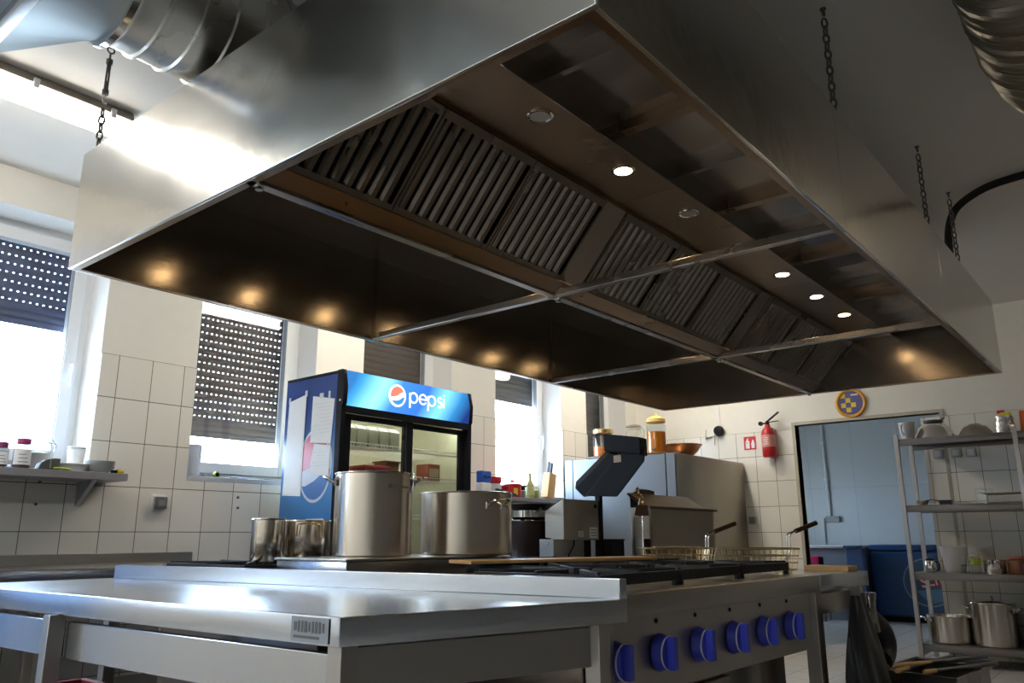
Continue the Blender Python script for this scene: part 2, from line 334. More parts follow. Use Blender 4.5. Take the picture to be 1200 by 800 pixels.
# windows
SH=[(2.6,'shut3'),(2.22,'shut1'),(1.685,'shut2'),(1.47,'shut3'),(2.325,'shdark'),(1.47,'shdark')]
for i,((a,b),(sb,sm)) in enumerate(zip(WINS,SH)):
    yf=YW+WD; W=bpy.data.objects.new('window_%d'%(i+1),None); C.objects.link(W); W.location=(a,yf,Z0); W['kind']='structure'
    fr=MB().box(a,a+.055,yf,yf+.07,Z0,Z1).box(b-.055,b,yf,yf+.07,Z0,Z1).box(a+.055,b-.055,yf,yf+.07,Z0,Z0+.05).box(a+.055,b-.055,yf,yf+.07,Z1-.06,Z1)
    fr.build('window_frame','frame',W,.004)
    g=.07; sa,sbx=a+.045,b-.045; sz0,sz1=Z0+.04,Z1-.05
    sh=MB().box(sa,sa+g,yf-.018,yf+.05,sz0,sz1).box(sbx-g,sbx,yf-.018,yf+.05,sz0,sz1).box(sa+g,sbx-g,yf-.018,yf+.05,sz0,sz0+g).box(sa+g,sbx-g,yf-.018,yf+.05,sz1-g,sz1)
    sash=sh.build('window_sash','frame',W,.005)
    MB().box(sa+g-.004,sa+g+.004,yf-.012,yf+.03,sz0+g,sz1-g).box(sbx-g-.004,sbx-g+.004,yf-.012,yf+.03,sz0+g,sz1-g).build('gasket','gasket',sash)
    MB().box(sa+g,sbx-g,yf+.012,yf+.018,sz0+g,sz1-g).build('window_pane','glass',W,smooth=False)
    hx=b-.075; hz=1.96
    MB().box(hx-.013,hx+.013,yf-.027,yf-.018,hz-.03,hz+.03).tube([(hx,yf-.02,hz+.01),(hx,yf-.055,hz+.01),(hx,yf-.06,hz-.005),(hx,yf-.055,hz-.12)],.009).build('window_handle','frame',W,.002)
    MB().box(a,b,YW-.014,yf,Z0-.03,Z0).build('window_sill',plain('grey_sill_edge',(.50,.52,.56),.4) if i==0 else bpy.data.materials['grey_sill_edge'],W,.003)
    y2=yf+.10
    # roller shutter: slats with a curved face
    s_=MB(); z=sb; n=int((Z1-sb)/.052)+1
    prof=[]
    for k in range(n):
        z=sb+k*.052
        for q in range(4):
            t_=q/4; prof.append((y2-.006*math.sin(PI*t_)+ (0 if q else .003),z+.052*t_))
    if True:
        vs=[(a+.03,y,z) for y,z in prof]+[(b-.03,y,z) for y,z in prof]; m_=len(prof)
        s_.add(vs,[[k,k+1,m_+k+1,m_+k] for k in range(m_-1)])
    so=s_.build('roller_shutter',sm,W,smooth=True)
    for v in so.data.vertices: v.co.z-=(sb-Z0)
    so.location.z=sb-Z0
    MB().box(a+.03,b-.03,y2-.006,y2+.008,sb-.035,sb).build('shutter_bottom_rail','shut3' if i in(0,2,3) else sm if i>3 else plain('daylight_blue_rail',(.10,.12,.20),.5),so)
    MB().box(a+.02,a+.05,yf+.07,y2+.02,Z0,Z1).box(b-.05,b-.02,yf+.07,y2+.02,Z0,Z1).build('shutter_guide','gasket',W)
D=bpy.data.objects.new('door_1',None); C.objects.link(D); D.location=(DOORX[0],YW+WD,0); D['kind']='structure'
a,b=DOORX; yf=YW+WD
MB().box(a,a+.07,yf,yf+.07,0,Z1).box(b-.07,b,yf,yf+.07,0,Z1).box(a+.07,b-.07,yf,yf+.07,Z1-.07,Z1).box(a+.07,b-.07,yf,yf+.07,0,.12).box(a+.07,b-.07,yf,yf+.07,2.06,2.13).build('door_frame','frame',D,.004)
MB().box(a+.07,b-.07,yf+.03,yf+.036,.12,2.06).build('door_pane','doorglass',D,smooth=False); MB().box(a+.07,b-.07,yf+.03,yf+.036,2.13,Z1-.07).build('door_top_pane','doorglass',D,smooth=False)
MB().tube([(b-.04,yf,1.05),(b-.04,yf-.05,1.05),(b-.15,yf-.05,1.05)],.01,8).build('door_handle','frame',D)
# window reveals painted brighter: linings of each opening
for i,(a,b) in enumerate(WINS):
    o=MB().box(a,a+.003,YW,YW+WD,Z0,Z1).box(b-.003,b,YW,YW+WD,Z0,Z1).box(a,b,YW,YW+WD,Z1-.003,Z1)
    struct(o,'trim_%d'%(i+2),'reveal')

# ------------------------------------------------------------------ exhaust hood
HX0,HX1,HY0,HY1,HZ0,HZ1=1.125,5.78,.715,3.135,2.0,2.48
hood=thing('exhaust_hood','huge stainless island exhaust hood hanging on chains over the ranges','exhaust hood',(HX0,HY0,HZ0))
th=.012
MB().box(HX0,HX0+th,HY0,HY1,HZ0,HZ1).build('near_panel','hood',hood,.002)
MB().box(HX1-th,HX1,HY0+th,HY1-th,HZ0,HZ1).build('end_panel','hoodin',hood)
SX=[HX0+th,2.655,4.215,HX1]
for k in range(3):
    MB().box(SX[k],SX[k+1]-.002,HY0,HY0+th,HZ0,HZ1).build('side_panel','hood',hood,.0015)
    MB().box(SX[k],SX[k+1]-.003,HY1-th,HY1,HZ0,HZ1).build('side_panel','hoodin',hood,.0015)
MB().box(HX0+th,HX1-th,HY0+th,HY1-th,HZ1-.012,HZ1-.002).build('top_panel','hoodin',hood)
# rim flange
MB().box(HX0+th,HX1-th,HY0+th,HY0+.034,HZ0,HZ0+.006).box(HX0+th,HX1-th,HY1-.028,HY1-th,HZ0,HZ0+.006).box(HX0+th,HX0+.034,HY0+.034,HY1-.028,HZ0,HZ0+.006).box(HX1-.03,HX1-th,HY0+.034,HY1-.028,HZ0,HZ0+.006).build('rim_flange','strip',hood)
for sx in SX[1:3]:
    MB().box(sx-.018,sx+.016,HY1-.03,HY1-th,HZ0+.006,HZ1-.013).build('corner_post','hoodin',hood)
# long centre bar with drip channel, cross bars, bolts
cy=1.93
MB().box(HX0+th,HX1-th,cy-.018,cy+.018,HZ0,HZ0+.035).build('centre_bar','barst',hood,.002)
MB().prism([(cy-.018,HZ0+.012),(cy-.018,HZ0+.02),(cy-.075,HZ0+.052),(cy-.075,HZ0+.044)],'x',HX0+th,HX1-th).build('drip_channel','strip',hood)
for x in (2.625,4.205): MB().box(x-.016,x+.016,HY0+.03,HY1-.026,HZ0+.0,HZ0+.03).build('cross_bar','barst',hood,.002)
for x in (HX0+.05,2.66,4.25,HX1-.03):
    MB().lathe([(.012,-.012),(.012,-.002),(.018,-.002),(.018,.001)],(x,cy,HZ0),8).build('bolt','chrome',hood)
# filter bank: 9 baffle filters between centre bar and lamp strip
y0,z0,y1,z1=cy-.075,HZ0+.05,1.605,2.335
dl=Vector((0,y1-y0,z1-z0)); L=dl.length; dl.normalize(); nn=Vector((0,-dl.z,dl.y))*1.0
if nn.z>0: nn=-nn     # underside
def bp(x,s_,h): return Vector((x,y0,z0))+dl*s_+nn*h
def baffle(xa,xb):
    b=MB(); n=9; fw=.011
    def bar(x0,x1,s0,s1,h0,h1):
        P=[bp(x0,s0,h0),bp(x1,s0,h0),bp(x1,s1,h0),bp(x0,s1,h0),bp(x0,s0,h1),bp(x1,s0,h1),bp(x1,s1,h1),bp(x0,s1,h1)]
        b.add(P,[[0,1,2,3],[7,6,5,4],[0,4,5,1],[1,5,6,2],[2,6,7,3],[3,7,4,0]])
    bar(xa,xa+fw,0,L,-.012,.008); bar(xb-fw,xb,0,L,-.012,.008); bar(xa+fw,xb-fw,0,.02,-.012,.008); bar(xa+fw,xb-fw,L-.03,L,-.012,.008)
    p=(xb-xa-2*fw)/n
    for k in range(n):
        x=xa+fw+k*p; w_=p*.72
        s0,s1=.02,L-.03
        # curved slat: three facets
        ys=[(x+.10*p,-.008),(x+.10*p+w_*.25,.004),(x+.10*p+w_*.75,.004),(x+.10*p+w_,-.008)]
        P=[bp(q[0],s0,q[1]) for q in ys]+[bp(q[0],s1,q[1]) for q in ys]
        b.add(P,[[0,1,5,4],[1,2,6,5],[2,3,7,6]])
    return b
fx=[]
for (a,b) in ((HX0+.02,2.56),(2.72,4.15),(4.30,HX1-.02)):
    q=(b-a)/3
    for k in range(3): fx.append((a+k*q+.002,a+(k+1)*q-.002))
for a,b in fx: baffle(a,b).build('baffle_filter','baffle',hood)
for a,b in ((2.56,2.72),(4.15,4.30)):
    P=[bp(a,0,0),bp(b,0,0),bp(b,L,0),bp(a,L,0),bp(a,0,-.01),bp(b,0,-.01),bp(b,L,-.01),bp(a,L,-.01)]
    MB().add(P,[[0,1,2,3],[7,6,5,4],[0,4,5,1],[1,5,6,2],[2,6,7,3],[3,7,4,0]]).build('blanking_plate','hoodin',hood)
P=[bp(HX0+th,0,-.03),bp(HX1-th,0,-.03),bp(HX1-th,L,-.03),bp(HX0+th,L,-.03)]; P+= [p-nn*.004 for p in P]
MB().add(P,[[0,1,2,3],[7,6,5,4],[0,4,5,1],[1,5,6,2],[2,6,7,3],[3,7,4,0]]).build('filter_backing','baffled',hood)
def mir(mb):
    for v in mb.v: v.y=2*1.87-v.y
    return mb
for a,b in fx: mir(baffle(a,b)).build('baffle_filter','baffle',hood)
P=[bp(HX0+th,0,-.03),bp(HX1-th,0,-.03),bp(HX1-th,L,-.03),bp(HX0+th,L,-.03)]; P+= [p-nn*.004 for p in P]
mir(MB().add(P,[[0,1,2,3],[7,6,5,4],[0,4,5,1],[1,5,6,2],[2,6,7,3],[3,7,4,0]])).build('filter_backing','baffled',hood)
for k in range(3): mir(MB().prism([(1.335,2.35),(1.60,2.35),(1.60,2.358),(1.335,2.358)],'x',SX[k],SX[k+1]-.003)).build('lamp_strip','strip',hood)
mir(MB().box(HX0+th,HX1-th,1.33,1.335,2.35,HZ1-.014)).build('recess_wall','hoodin',hood)
MB().box(HX0+th,HX1-th,2*1.87-1.33,HY1-th,2.45,2.458).build('recess_ceiling','hoodin',hood)
# lamp strip in three lengths, and the dark recess beside it
for k in range(3): MB().prism([(1.335,2.35),(1.60,2.35),(1.60,2.358),(1.335,2.358)],'x',SX[k],SX[k+1]-.003).build('lamp_strip','strip',hood)
MB().prism([(1.60,2.335),(1.615,2.335),(1.615,2.36),(1.60,2.36)],'x',HX0+th,HX1-th).build('filter_rail','strip',hood)
MB().box(HX0+th,HX1-th,1.33,1.335,2.35,HZ1-.014).build('recess_wall','hoodin',hood)
MB().box(HX0+th,HX1-th,HY0+th,1.33,2.45,2.458).build('recess_ceiling','hoodin',hood)
for k in range(9):
    x=1.80+.45*k; ww=.022 if k%2 else .012
    MB().prism([(x-ww,2.45),(x-ww,2.41),(x+ww,2.41),(x+ww,2.45)],'y',HY0+th+.002,1.328).build('recess_rib','strip' if k%2 else 'hoodin',hood)
for k,x in enumerate((1.87,2.39,2.92,3.455,3.985,4.505,5.01)):
    for yl in (1.42,2.32):
        ring=MB().lathe([(.046,0),(.046,-.004),(.040,-.007),(.034,-.006),(.034,0)],(x,yl,2.35),24).build('spot_lamp_ring','chrome',hood)
        MB().lathe([(0,-.004),(.033,-.004),(.033,0),(0,0)],(x,yl,2.35),24).build('spot_lamp_lens','spot' if k not in(0,2) or yl>2 else 'spotoff',ring)
MB().lathe([(.004,0),(.004,.06)],(3.7,1.0,2.39),8).lathe([(.009,-.012),(.009,0)],(3.7,1.0,2.39),8).build('nozzle','chrome',hood)
# chains
def chain(x,y,z0,z1,label,tb=False,xt=None,yt=None):
    xt=x if xt is None else xt; yt=y if yt is None else yt
    t=thing('hood_chain',label,'chain',(x,y,z0),'chains holding up the exhaust hood')
    A=Vector((x,y,z0)); B=Vector((xt,yt,z1)); d=(B-A); Ln=d.length; d.normalize(); s1=d.orthogonal().normalized(); s2=d.cross(s1)
    end=Ln-(.26 if tb else .03); m_=MB(); n=int(end/.034)
    for k in range(n):
        c=A+d*(.018+k*.034); s_=s1 if k%2 else s2; pts=[]
        for q in range(12):
            a=2*PI*q/12; pts.append(c+d*(.021*math.sin(a))+s_*(.011*math.cos(a)))
        m_.tube(pts,.0042,6,closed=True)
    m_.build('chain_links','chain',t)
    if tb:
        c=A+d*(end+.02); h=MB().tube([c+s1*.012-d*.0,c+s1*.014-d*.014,c-d*.02,c-s1*.013-d*.006,c-s1*.006+d*.012,c+d*.03],.004,6); h.build('hook','chrome',t)
        a0,a1=A+d*(end+.05),A+d*(end+.19)
        MB().tube([a0+s1*.011,a1+s1*.011],.004,6).tube([a0-s1*.011,a1-s1*.011],.004,6).tube([a0-d*.01,a0+d*.01],.013,8).tube([a1-d*.01,a1+d*.01],.013,8).tube([a0-d*.02,a0+d*.05],.004,6).tube([a1-d*.05,a1+d*.04],.004,6).build('turnbuckle','chain',t)
    e=[B+Vector((.014*math.cos(2*PI*q/12),0,-.016+.014*math.sin(2*PI*q/12))) for q in range(12)]
    MB().tube(e,.004,6,closed=True).lathe([(.012,-.004),(.012,0)],B,10).build('ceiling_eye','chain',t)
chain(1.16,3.10,HZ1,ZT,'chain with turnbuckle at the window-side corner of the hood',True)
chain(2.80,.75,HZ1,ZT,'long chain hanging over the middle of the hood right side')
chain(4.24,.75,HZ1,ZT,'chain second from the far end of the hood right side')
chain(4.98,.75,HZ1,ZT,'chain beside the black hose at the hood far end')
# round duct over the hood with its transition and square duct
duct=thing('air_duct','big shiny spiral round air duct with square adapter above the hood','air duct',(1.9,2.32,HZ1))
yc,zc,rd=2.32,2.72,.21
prof=[]; x=.87
while x<3.2:
    prof+=[(rd,x),(rd,x+.085),(rd+.009,x+.09),(rd+.009,x+.098),(rd,x+.103)]; x+=.103
MB().lathe(prof,(0,yc,zc),48,'x').build('spiral_tube','galv',duct)
MB().box(3.2,3.75,2.05,2.6,HZ1,2.93).build('plenum_box','galvp',duct,.003)
MB().lathe([(rd+.012,.85),(rd+.02,.852),(rd+.02,.872),(rd+.008,.885)],(0,yc,zc),48,'x').build('collar','chrome',duct)
# adapter: circle to rectangle
n=48; ra=[];rb=[]
ya,yb,za,zb=1.85,2.72,2.50,2.93
for k in range(n):
    a=2*PI*k/n; c,s_=math.cos(a),math.sin(a); ra.append((.86,yc+rd*c,zc+rd*s_)); q=max(abs(c),abs(s_)); rb.append((.64,(ya+yb)/2+(yb-ya)/2*c/q,(za+zb)/2+(zb-za)/2*s_/q))
MB().ring([ra,rb],cap=False).build('adapter','galvp',duct)
MB().box(-1.6,.64,ya,yb,za,zb).build('square_duct','galvp',duct)
MB().box(.60,.64,ya-.03,yb+.03,za-.03,zb+.03).box(.52,.56,ya-.02,yb+.02,za-.02,zb+.02).build('duct_flange','galv',duct,.003)
# flexible duct right
P=[];rr=[]
fl=thing('flexible_duct','wrinkled silver flexible duct along the ceiling at right','air duct',(2.0,.10,2.5))
m_=MB(); rs=[]; n=28; x=-1.2; k=0
while x<3.7:
    rad=.20+(.005 if k%2 else -.003)+R.uniform(-.003,.003); cyy=.105-.0*x; czz=2.735
    if x>3.1: cyy-=.25*(x-3.1)**2*1.5
    rs.append([(x+R.uniform(-.006,.006),cyy+rad*math.cos(2*PI*q/n),czz+rad*math.sin(2*PI*q/n)) for q in range(n)]); x+=.016; k+=1
m_.ring(rs); m_.build('foil_hose','foil',fl)
MB().tube([(3.5,.17,2.72),(4.1,.20,2.72),(4.9,.16,2.80),(5.4,.05,2.9)],.012,8).build('support_wire','galvp',fl)
# black hose
hs=MB(); P=[(5.06,.80,2.482),(5.05,.80,2.60),(5.04,.79,2.75),(5.03,.75,2.86),(5.01,.68,2.91),(4.94,.55,2.935),(4.93,.40,2.945),(4.90,.1,2.945),(4.9,-.5,2.945)]
def smooth(P,it=2):
    P=[Vector(p) for p in P]
    for _ in range(it):
        Q=[P[0]]
        for a,b in zip(P,P[1:]): Q+= [a*.75+b*.25,a*.25+b*.75]
        Q.append(P[-1]); P=Q
    return P
hs.tube(smooth(P),.022,12); single(hs,'hose','rubber','thick black hose curving from the hood far end up along the ceiling','hose',(5.06,.80,2.482))
# fluorescent ceiling lamps
def batten(x0,x1,label,yy=3.62,m='tube'):
    t=thing('fluorescent_lamp',label,'ceiling lamp',(x0,yy,ZT-.12),'fluorescent lamps on the ceiling')
    MB().prism([(yy-.085,ZT-.05),(yy-.06,ZT),(yy+.06,ZT),(yy+.085,ZT-.05)],'x',x0,x1).build('lamp_housing','dgreyh',t)
    MB().prism([(yy-.075,ZT-.051),(yy-.068,ZT-.09),(yy-.04,ZT-.112),(yy+.04,ZT-.112),(yy+.068,ZT-.09),(yy+.075,ZT-.051)],'x',x0+.015,x1-.015).build('lamp_diffuser',m,t)
    for k in range(5):
        x=x0+.1+k*(x1-x0-.2)/4
        MB().box(x-.012,x+.012,yy-.095,yy-.078,ZT-.075,ZT-.03).build('clip','whitet',t,.002)
mt['dgreyh']=plain('grey_brown_lamp_housing',(.30,.27,.23),.6)
mt['tube1']=emis('fluorescent_tube_light_a',(1,.95,.86),7.5)
batten(-.05,1.47,'glowing fluorescent ceiling lamp beside the chain at upper left',m='tube1')
batten(2.9,4.4,'glowing fluorescent ceiling lamp hidden above the hood middle')
batten(5.9,7.3,'glowing fluorescent ceiling lamp near the far wall')
batten(-1.85,-.35,'fluorescent fill lamp added out of the frame at left')  # unseen lamp, added to brighten the lower left wall
mt['tube2']=emis('warm_tube_light',(1,.80,.55),TUBE2)
batten(4.4,5.8,'warm ceiling lamp over the right side of the kitchen',-.75,'tube2')
mt['fill_tube']=emis('cool_fill_light',(.82,.91,1),25.0)
batten(-1.9,-.5,'cool white fill lamp added behind the camera',1.0,'fill_tube')  # added fill, no such fixture known; lifts the low tiles at left
# ------------------------------------------------------------------ placeholder for part 2
def text(name,s,size,loc,xdir,up,m,parent=None,ext=.001,align='CENTER'):
    cu=bpy.data.curves.new(name,'FONT'); cu.body=s; cu.size=size; cu.extrude=ext; cu.align_x=align; cu.align_y='CENTER'; cu.resolution_u=3
    o=bpy.data.objects.new(name,cu); C.objects.link(o); dg=bpy.context.evaluated_depsgraph_get(); me=bpy.data.meshes.new_from_object(o.evaluated_get(dg)); bpy.data.objects.remove(o)
    x=Vector(xdir).normalized(); z=x.cross(Vector(up)).normalized(); y=z.cross(x); M=Matrix(((x.x,y.x,z.x,loc[0]),(x.y,y.y,z.y,loc[1]),(x.z,y.z,z.z,loc[2]),(0,0,0,1))); me.transform(M)
    mb=MB(); mb.v=[v.co.copy() for v in me.vertices]; mb.f=[list(p.vertices) for p in me.polygons]
    return mb.build(name,m,parent,smooth=False)
# ---------------------------------------------------------------- prep table (near left)
T=[(.95,1.185),(1.625,1.0),(1.365,2.95),(.855,2.95)]
tb=thing('prep_table','nearest stainless work table with upstand along its range side','table',(1.2,2.0,0))
MB().quad(T,.808,.86).build('table_top','ssb',tb,.003)
def lerp(a,b,t): return (a[0]+(b[0]-a[0])*t,a[1]+(b[1]-a[1])*t)
MB().quad([(1.607,1.008),(1.625,1.0),(1.365,2.95),(1.347,2.95)],.86,.905).build('upstand','ssb',tb,.002)
def inset(P,t0,t1,d,z0,z1,mb):   # panel along edge P0->P1 set back by d
    a=Vector((*lerp(P[0],P[1],t0),0)); b=Vector((*lerp(P[0],P[1],t1),0)); n=Vector((0,0,1)).cross(b-a).normalized()
    c=[a+n*d,b+n*d,b+n*(d+.02),a+n*(d+.02)]; return mb.quad([(p.x,p.y) for p in c],z0,z1)
front=[T[0],T[1]]; left=[T[3],T[0]]
inset(front,.08,.90,.045,.715,.80,MB()).build('front_apron','ssv',tb,.002)
inset(left,.03,.372,.03,.70,.79,inset(left,.398,.97,.03,.70,.79,MB())).build('side_apron','ssb',tb,.002)
for p in ((.985,1.215),(1.585,1.06),(.898,2.27),(.905,2.90),(1.335,2.90)):
    l=MB().box(p[0]-.02,p[0]+.02,p[1]-.02,p[1]+.02,.03,.808); l.build('leg','ssv',tb,.002)
    MB().lathe([(.018,0),(.018,.03)],(p[0],p[1],0),12).build('foot','black',tb)
MB().quad([(1.0,1.25),(1.54,1.1),(1.33,2.87),(.92,2.87)],.24,.265).build('lower_shelf','ssv',tb,.002)
# maker's plate on the left edge near the corner: engraved lettering too worn to read
d=Vector((T[0][0]-T[3][0],T[0][1]-T[3][1],0)).normalized(); nrm=Vector((-d.y*-1,d.x*-1,0)); nrm=Vector((d.y,-d.x,0)); 
if nrm.x>0: nrm=-nrm
pc=Vector((.9455,1.262,.834))
pl=MB().obox(pc+nrm*.002,d*.052,Vector((0,0,.022)),nrm*.001).build('maker_plate',plain('grey_maker_plate',(.24,.25,.27),.5,metal=.3),tb)
gl=MB()
for i in range(9):
    gl.obox(pc+nrm*.0034+d*(-.04+.0098*i)+Vector((0,0,.005)),d*(.0026 if i%3 else .0036),Vector((0,0,.010 if i%4 else .008)),nrm*.0004)
gl.obox(pc+nrm*.0034-d*.008+Vector((0,0,-.013)),d*.036,Vector((0,0,.0025)),nrm*.0004)
gl.build('engraving','dgrey',pl)
# crates under the table
def crate(x0,x1,y0,y1,z0,z1,m,name,label,cat='crate'):
    t=thing(name,label,cat,((x0+x1)/2,(y0+y1)/2,z0),'crates under the work table')
    w=.012; b=MB().box(x0,x1,y0,y1,z0,z0+w).box(x0,x0+w,y0,y1,z0,z1).box(x1-w,x1,y0,y1,z0,z1).box(x0+w,x1-w,y0,y0+w,z0,z1).box(x0+w,x1-w,y1-w,y1,z0,z1); b.build('crate_body',m,t,.003)
    MB().box(x0-.008,x1+.008,y0-.008,y0,z1-.04,z1).box(x0-.008,x1+.008,y1,y1+.008,z1-.04,z1).box(x0-.008,x0,y0,y1,z1-.04,z1).box(x1,x1+.008,y0,y1,z1-.04,z1).build('rim',m,t,.002)
crate(.95,1.22,2.45,2.80,.265,.56,'crate_red','storage_crate','red plastic crate farther from the corner under the table')
crate(1.0,1.24,1.98,2.33,.265,.585,'crate_red','storage_crate','red plastic crate beside the blue crate under the table')
crate(1.05,1.27,1.68,1.90,.265,.56,'crate_blue','storage_crate','blue plastic crate under the work table')
crate(1.08,1.38,1.36,1.60,.265,.55,'wood','wooden_crate','pale wooden crate under the near end of the table')
# ---------------------------------------------------------------- gas ranges
def grate(xa,xb,ya,yb,z,parent):
    g=MB(); h=.028; w=.012
    for (a,b,c,d_) in ((xa,xb,ya,ya+w),(xa,xb,yb-w,yb),(xa,xa+w,ya+w,yb-w),(xb-w,xb,ya+w,yb-w)): g.box(a,b,c,d_,z-h-.006,z-.006)
    xm,ym=(xa+xb)/2,(ya+yb)/2
    for k in range(8):
        a=2*PI*k/8; rx,ry=(xb-xa)/2-.01,(yb-ya)/2-.01; c,s=math.cos(a),math.sin(a); q=max(abs(c),abs(s)); o=Vector((xm+rx*c/q,ym+ry*s/q,z-.009)); i_=Vector((xm+.05*c,ym+.05*s,z-.009)); dd=(o-i_)/2; sd=Vector((-s,c,0))*.005
        g.obox((o+i_)/2,dd,sd,Vector((0,0,.009)))
    for sx in (xa+.01,xb-.01):
        for sy in (ya+.01,yb-.01): g.box(sx-.008,sx+.008,sy-.008,sy+.008,z-.048,z-h)
    g.build('pan_support','iron',parent,.0015)
    b=MB().lathe([(.055,0),(.055,.008),(.045,.014),(.045,.02),(.0,.024)],(xm,ym,z-.048),20); b.build('burner','iron',parent)
def gas_range(P,label,knobs,gx,gy,facing=-1,bare=()):
    c=((P[0][0]+P[1][0])/2,(P[0][1]+P[2][1])/2,0)
    t=thing('gas_range',label,'stove',c,None)
    MB().quad(P,.806,.862).build('hob_top','ssv' if facing<0 else 'ssv',t,.003)
    yf0,yf1=P[0][1],P[1][1]
    x0,x1=P[0][0],P[1][0]; yb=P[2][1]
    if facing<0:
        MB().quad([(x0+.02,yf0+.035),(x1-.03,yf1+.035),(x1-.03,yf1+.06),(x0+.02,yf0+.06)],.615,.805).build('control_panel','ssv',t,.002)
        MB().box(x0+.02,x1-.02,yf0+.10,yb-.02,.12,.80).build('oven_body','hoodin',t,.004)
        MB().box(x0+.06,x1-.5,yf0+.085,yf0+.10,.16,.58).build('oven_door','hoodin',t,.006)
        MB().tube([(x0+.12,yf0+.088,.55),(x0+.12,yf0+.055,.55),(x1-.56,yf0+.055,.55),(x1-.56,yf0+.088,.55)],.010,8).build('door_handle','ss',t)
        MB().box(x1-.03,x1-.006,yf1+.012,yf1+.06,.03,.806).build('corner_post','ssv',t,.002)
        MB().box(x0+.004,x0+.024,yf0+.012,yf0+.06,.03,.806).build('corner_post','ssv',t,.002)
        for kx in knobs:
            ky=yf0+(yf1-yf0)*(kx-x0)/(x1-x0)+.035
            k=MB().lathe([(.047,0),(.047,-.006),(.043,-.012),(.040,-.028),(.036,-.030),(0,-.030)],(kx,ky,.707),28,'y')
            k.prism([(kx-.011,.707-.040),(kx+.011,.707-.040),(kx+.011,.707+.040),(kx-.011,.707+.040)],'y',ky-.050,ky-.028)
            ko=k.build('knob','blue',t,.002)
            MB().tube([(kx+.0405*math.cos(q*PI/16),ky-.0295,.707+.0405*math.sin(q*PI/16)) for q in range(32)],.0022,6,closed=True).build('worn_edge','chalk',ko)
            MB().lathe([(.006,0),(.006,-.003),(.0,-.004)],(kx-.01,ky,.785),8,'y').build('panel_screw','black',t)
    else:
        MB().box(x0+.02,x1-.02,P[0][1]+.02,yb-.06,.12,.80).build('oven_body','hoodin',t,.004)
        MB().box(x0+.02,x1-.02,yb-.05,yb-.03,.615,.805).build('control_panel','ssv',t,.002)
        for kx in knobs: MB().lathe([(.047,0),(.043,.012),(.040,.028),(0,.030)],(kx,yb-.03,.707),24,'y').build('knob','blue',t)
    for p in ((x0+.06,P[0][1]+.14),(x1-.06,P[0][1]+.14),(x0+.06,yb-.1),(x1-.06,yb-.1)): MB().lathe([(.022,0),(.022,.12)],(p[0],p[1],0),12).build('foot','ssv',t)
    nx=len(gx)-1
    for i in range(nx):
        for j in range(len(gy)-1):
          if (i,j) in bare: MB().lathe([(.06,0),(.06,.008),(.048,.014),(.048,.022),(0,.024)],((gx[i]+gx[i+1])/2,(gy[j]+gy[j+1])/2,.863),20).build('burner','iron',t)
          elif (i,j) not in [(-1,-1)]+[b for b in bare if 0] and not (facing>0 and j==0 and i<2): grate(gx[i]+.004,gx[i+1]-.004,gy[j]+.004,gy[j+1]-.004,.911,t)
    return t
gas_range([(1.66,1.065),(2.965,1.02),(2.965,2.0),(1.63,2.0)],'front gas range with six blue control knobs',[1.715,1.92,2.125,2.335,2.542,2.748],[1.70,2.12,2.54,2.958],[1.12,1.55,1.97],bare=((0,1),))
gas_range([(1.55,2.04),(2.965,2.04),(2.965,3.06),(1.55,3.06)],'rear gas range on the window side, carrying the small pots and the griddle',[1.8,2.1,2.4,2.7],[1.58,2.04,2.58,2.955],[2.07,2.50,3.045],1)
# open end table
nt_=thing('end_table','open stainless table at the far end of the ranges','table',(3.2,2.0,0))
MB().quad([(2.969,1.02),(3.43,.988),(3.50,3.06),(2.969,3.06)],.806,.862).build('table_top','ssb',nt_,.003)
for p in ((3.0,1.06),(3.395,1.03),(3.46,3.02),(3.0,3.02)):
    MB().box(p[0]-.02,p[0]+.02,p[1]-.02,p[1]+.02,.0,.806).build('leg','ssv',nt_,.002)
MB().box(3.02,3.38,1.05,1.07,.72,.79).box(3.42,3.44,1.06,3.0,.72,.79).build('apron','ssv',nt_,.002)
MB().box(3.0,3.44,1.04,3.04,.16,.18).build('lower_shelf','ssv',nt_,.002)
# hanging bin bag
b=MB(); rs=[]; n=40
for k in range(14):
    t_=k/13; z=.785-t_*.60; wx=.045+.085*min(1,t_*2.2)+.01*math.sin(5*t_); wy=.018+.05*min(1,t_*1.8)
    row=[]
    for q in range(n):
        a=2*PI*q/n; fo=1+.10*math.sin(5*a+3*t_)+.06*math.sin(9*a-6*t_)*(1-t_*.5)+R.uniform(-.02,.02)
        row.append((3.165+.03*t_+wx*fo*math.cos(a),.962+wy*fo*math.sin(a)-.02*t_,z))
    rs.append(row)
b.ring(rs)
bt=thing('bin_bag','crumpled black bin bag hanging from the end table','bag',(3.18,.96,.18))
b.build('bag_body','bag',bt)
f_=MB(); rs=[]
for k in range(8):
    t_=k/7; row=[]
    for q in range(24):
        a=2*PI*q/24; fo=1+.22*math.sin(3*a+5*t_)+R.uniform(-.1,.1); row.append((3.245+.05*fo*math.cos(a)*(1-.25*t_),.942+.022*fo*math.sin(a),.79-.14*t_))
    rs.append(row)
f_.ring(rs); f_.build('gathered_neck','foilbagd',bt)
l=MB(); l.tube(smooth([(3.28,.955,.70),(3.36,.94,.66),(3.385,.93,.61),(3.36,.93,.56),(3.30,.93,.545)]),[.03]*1 and .034,12); l.build('bag_loop','bag',bt)
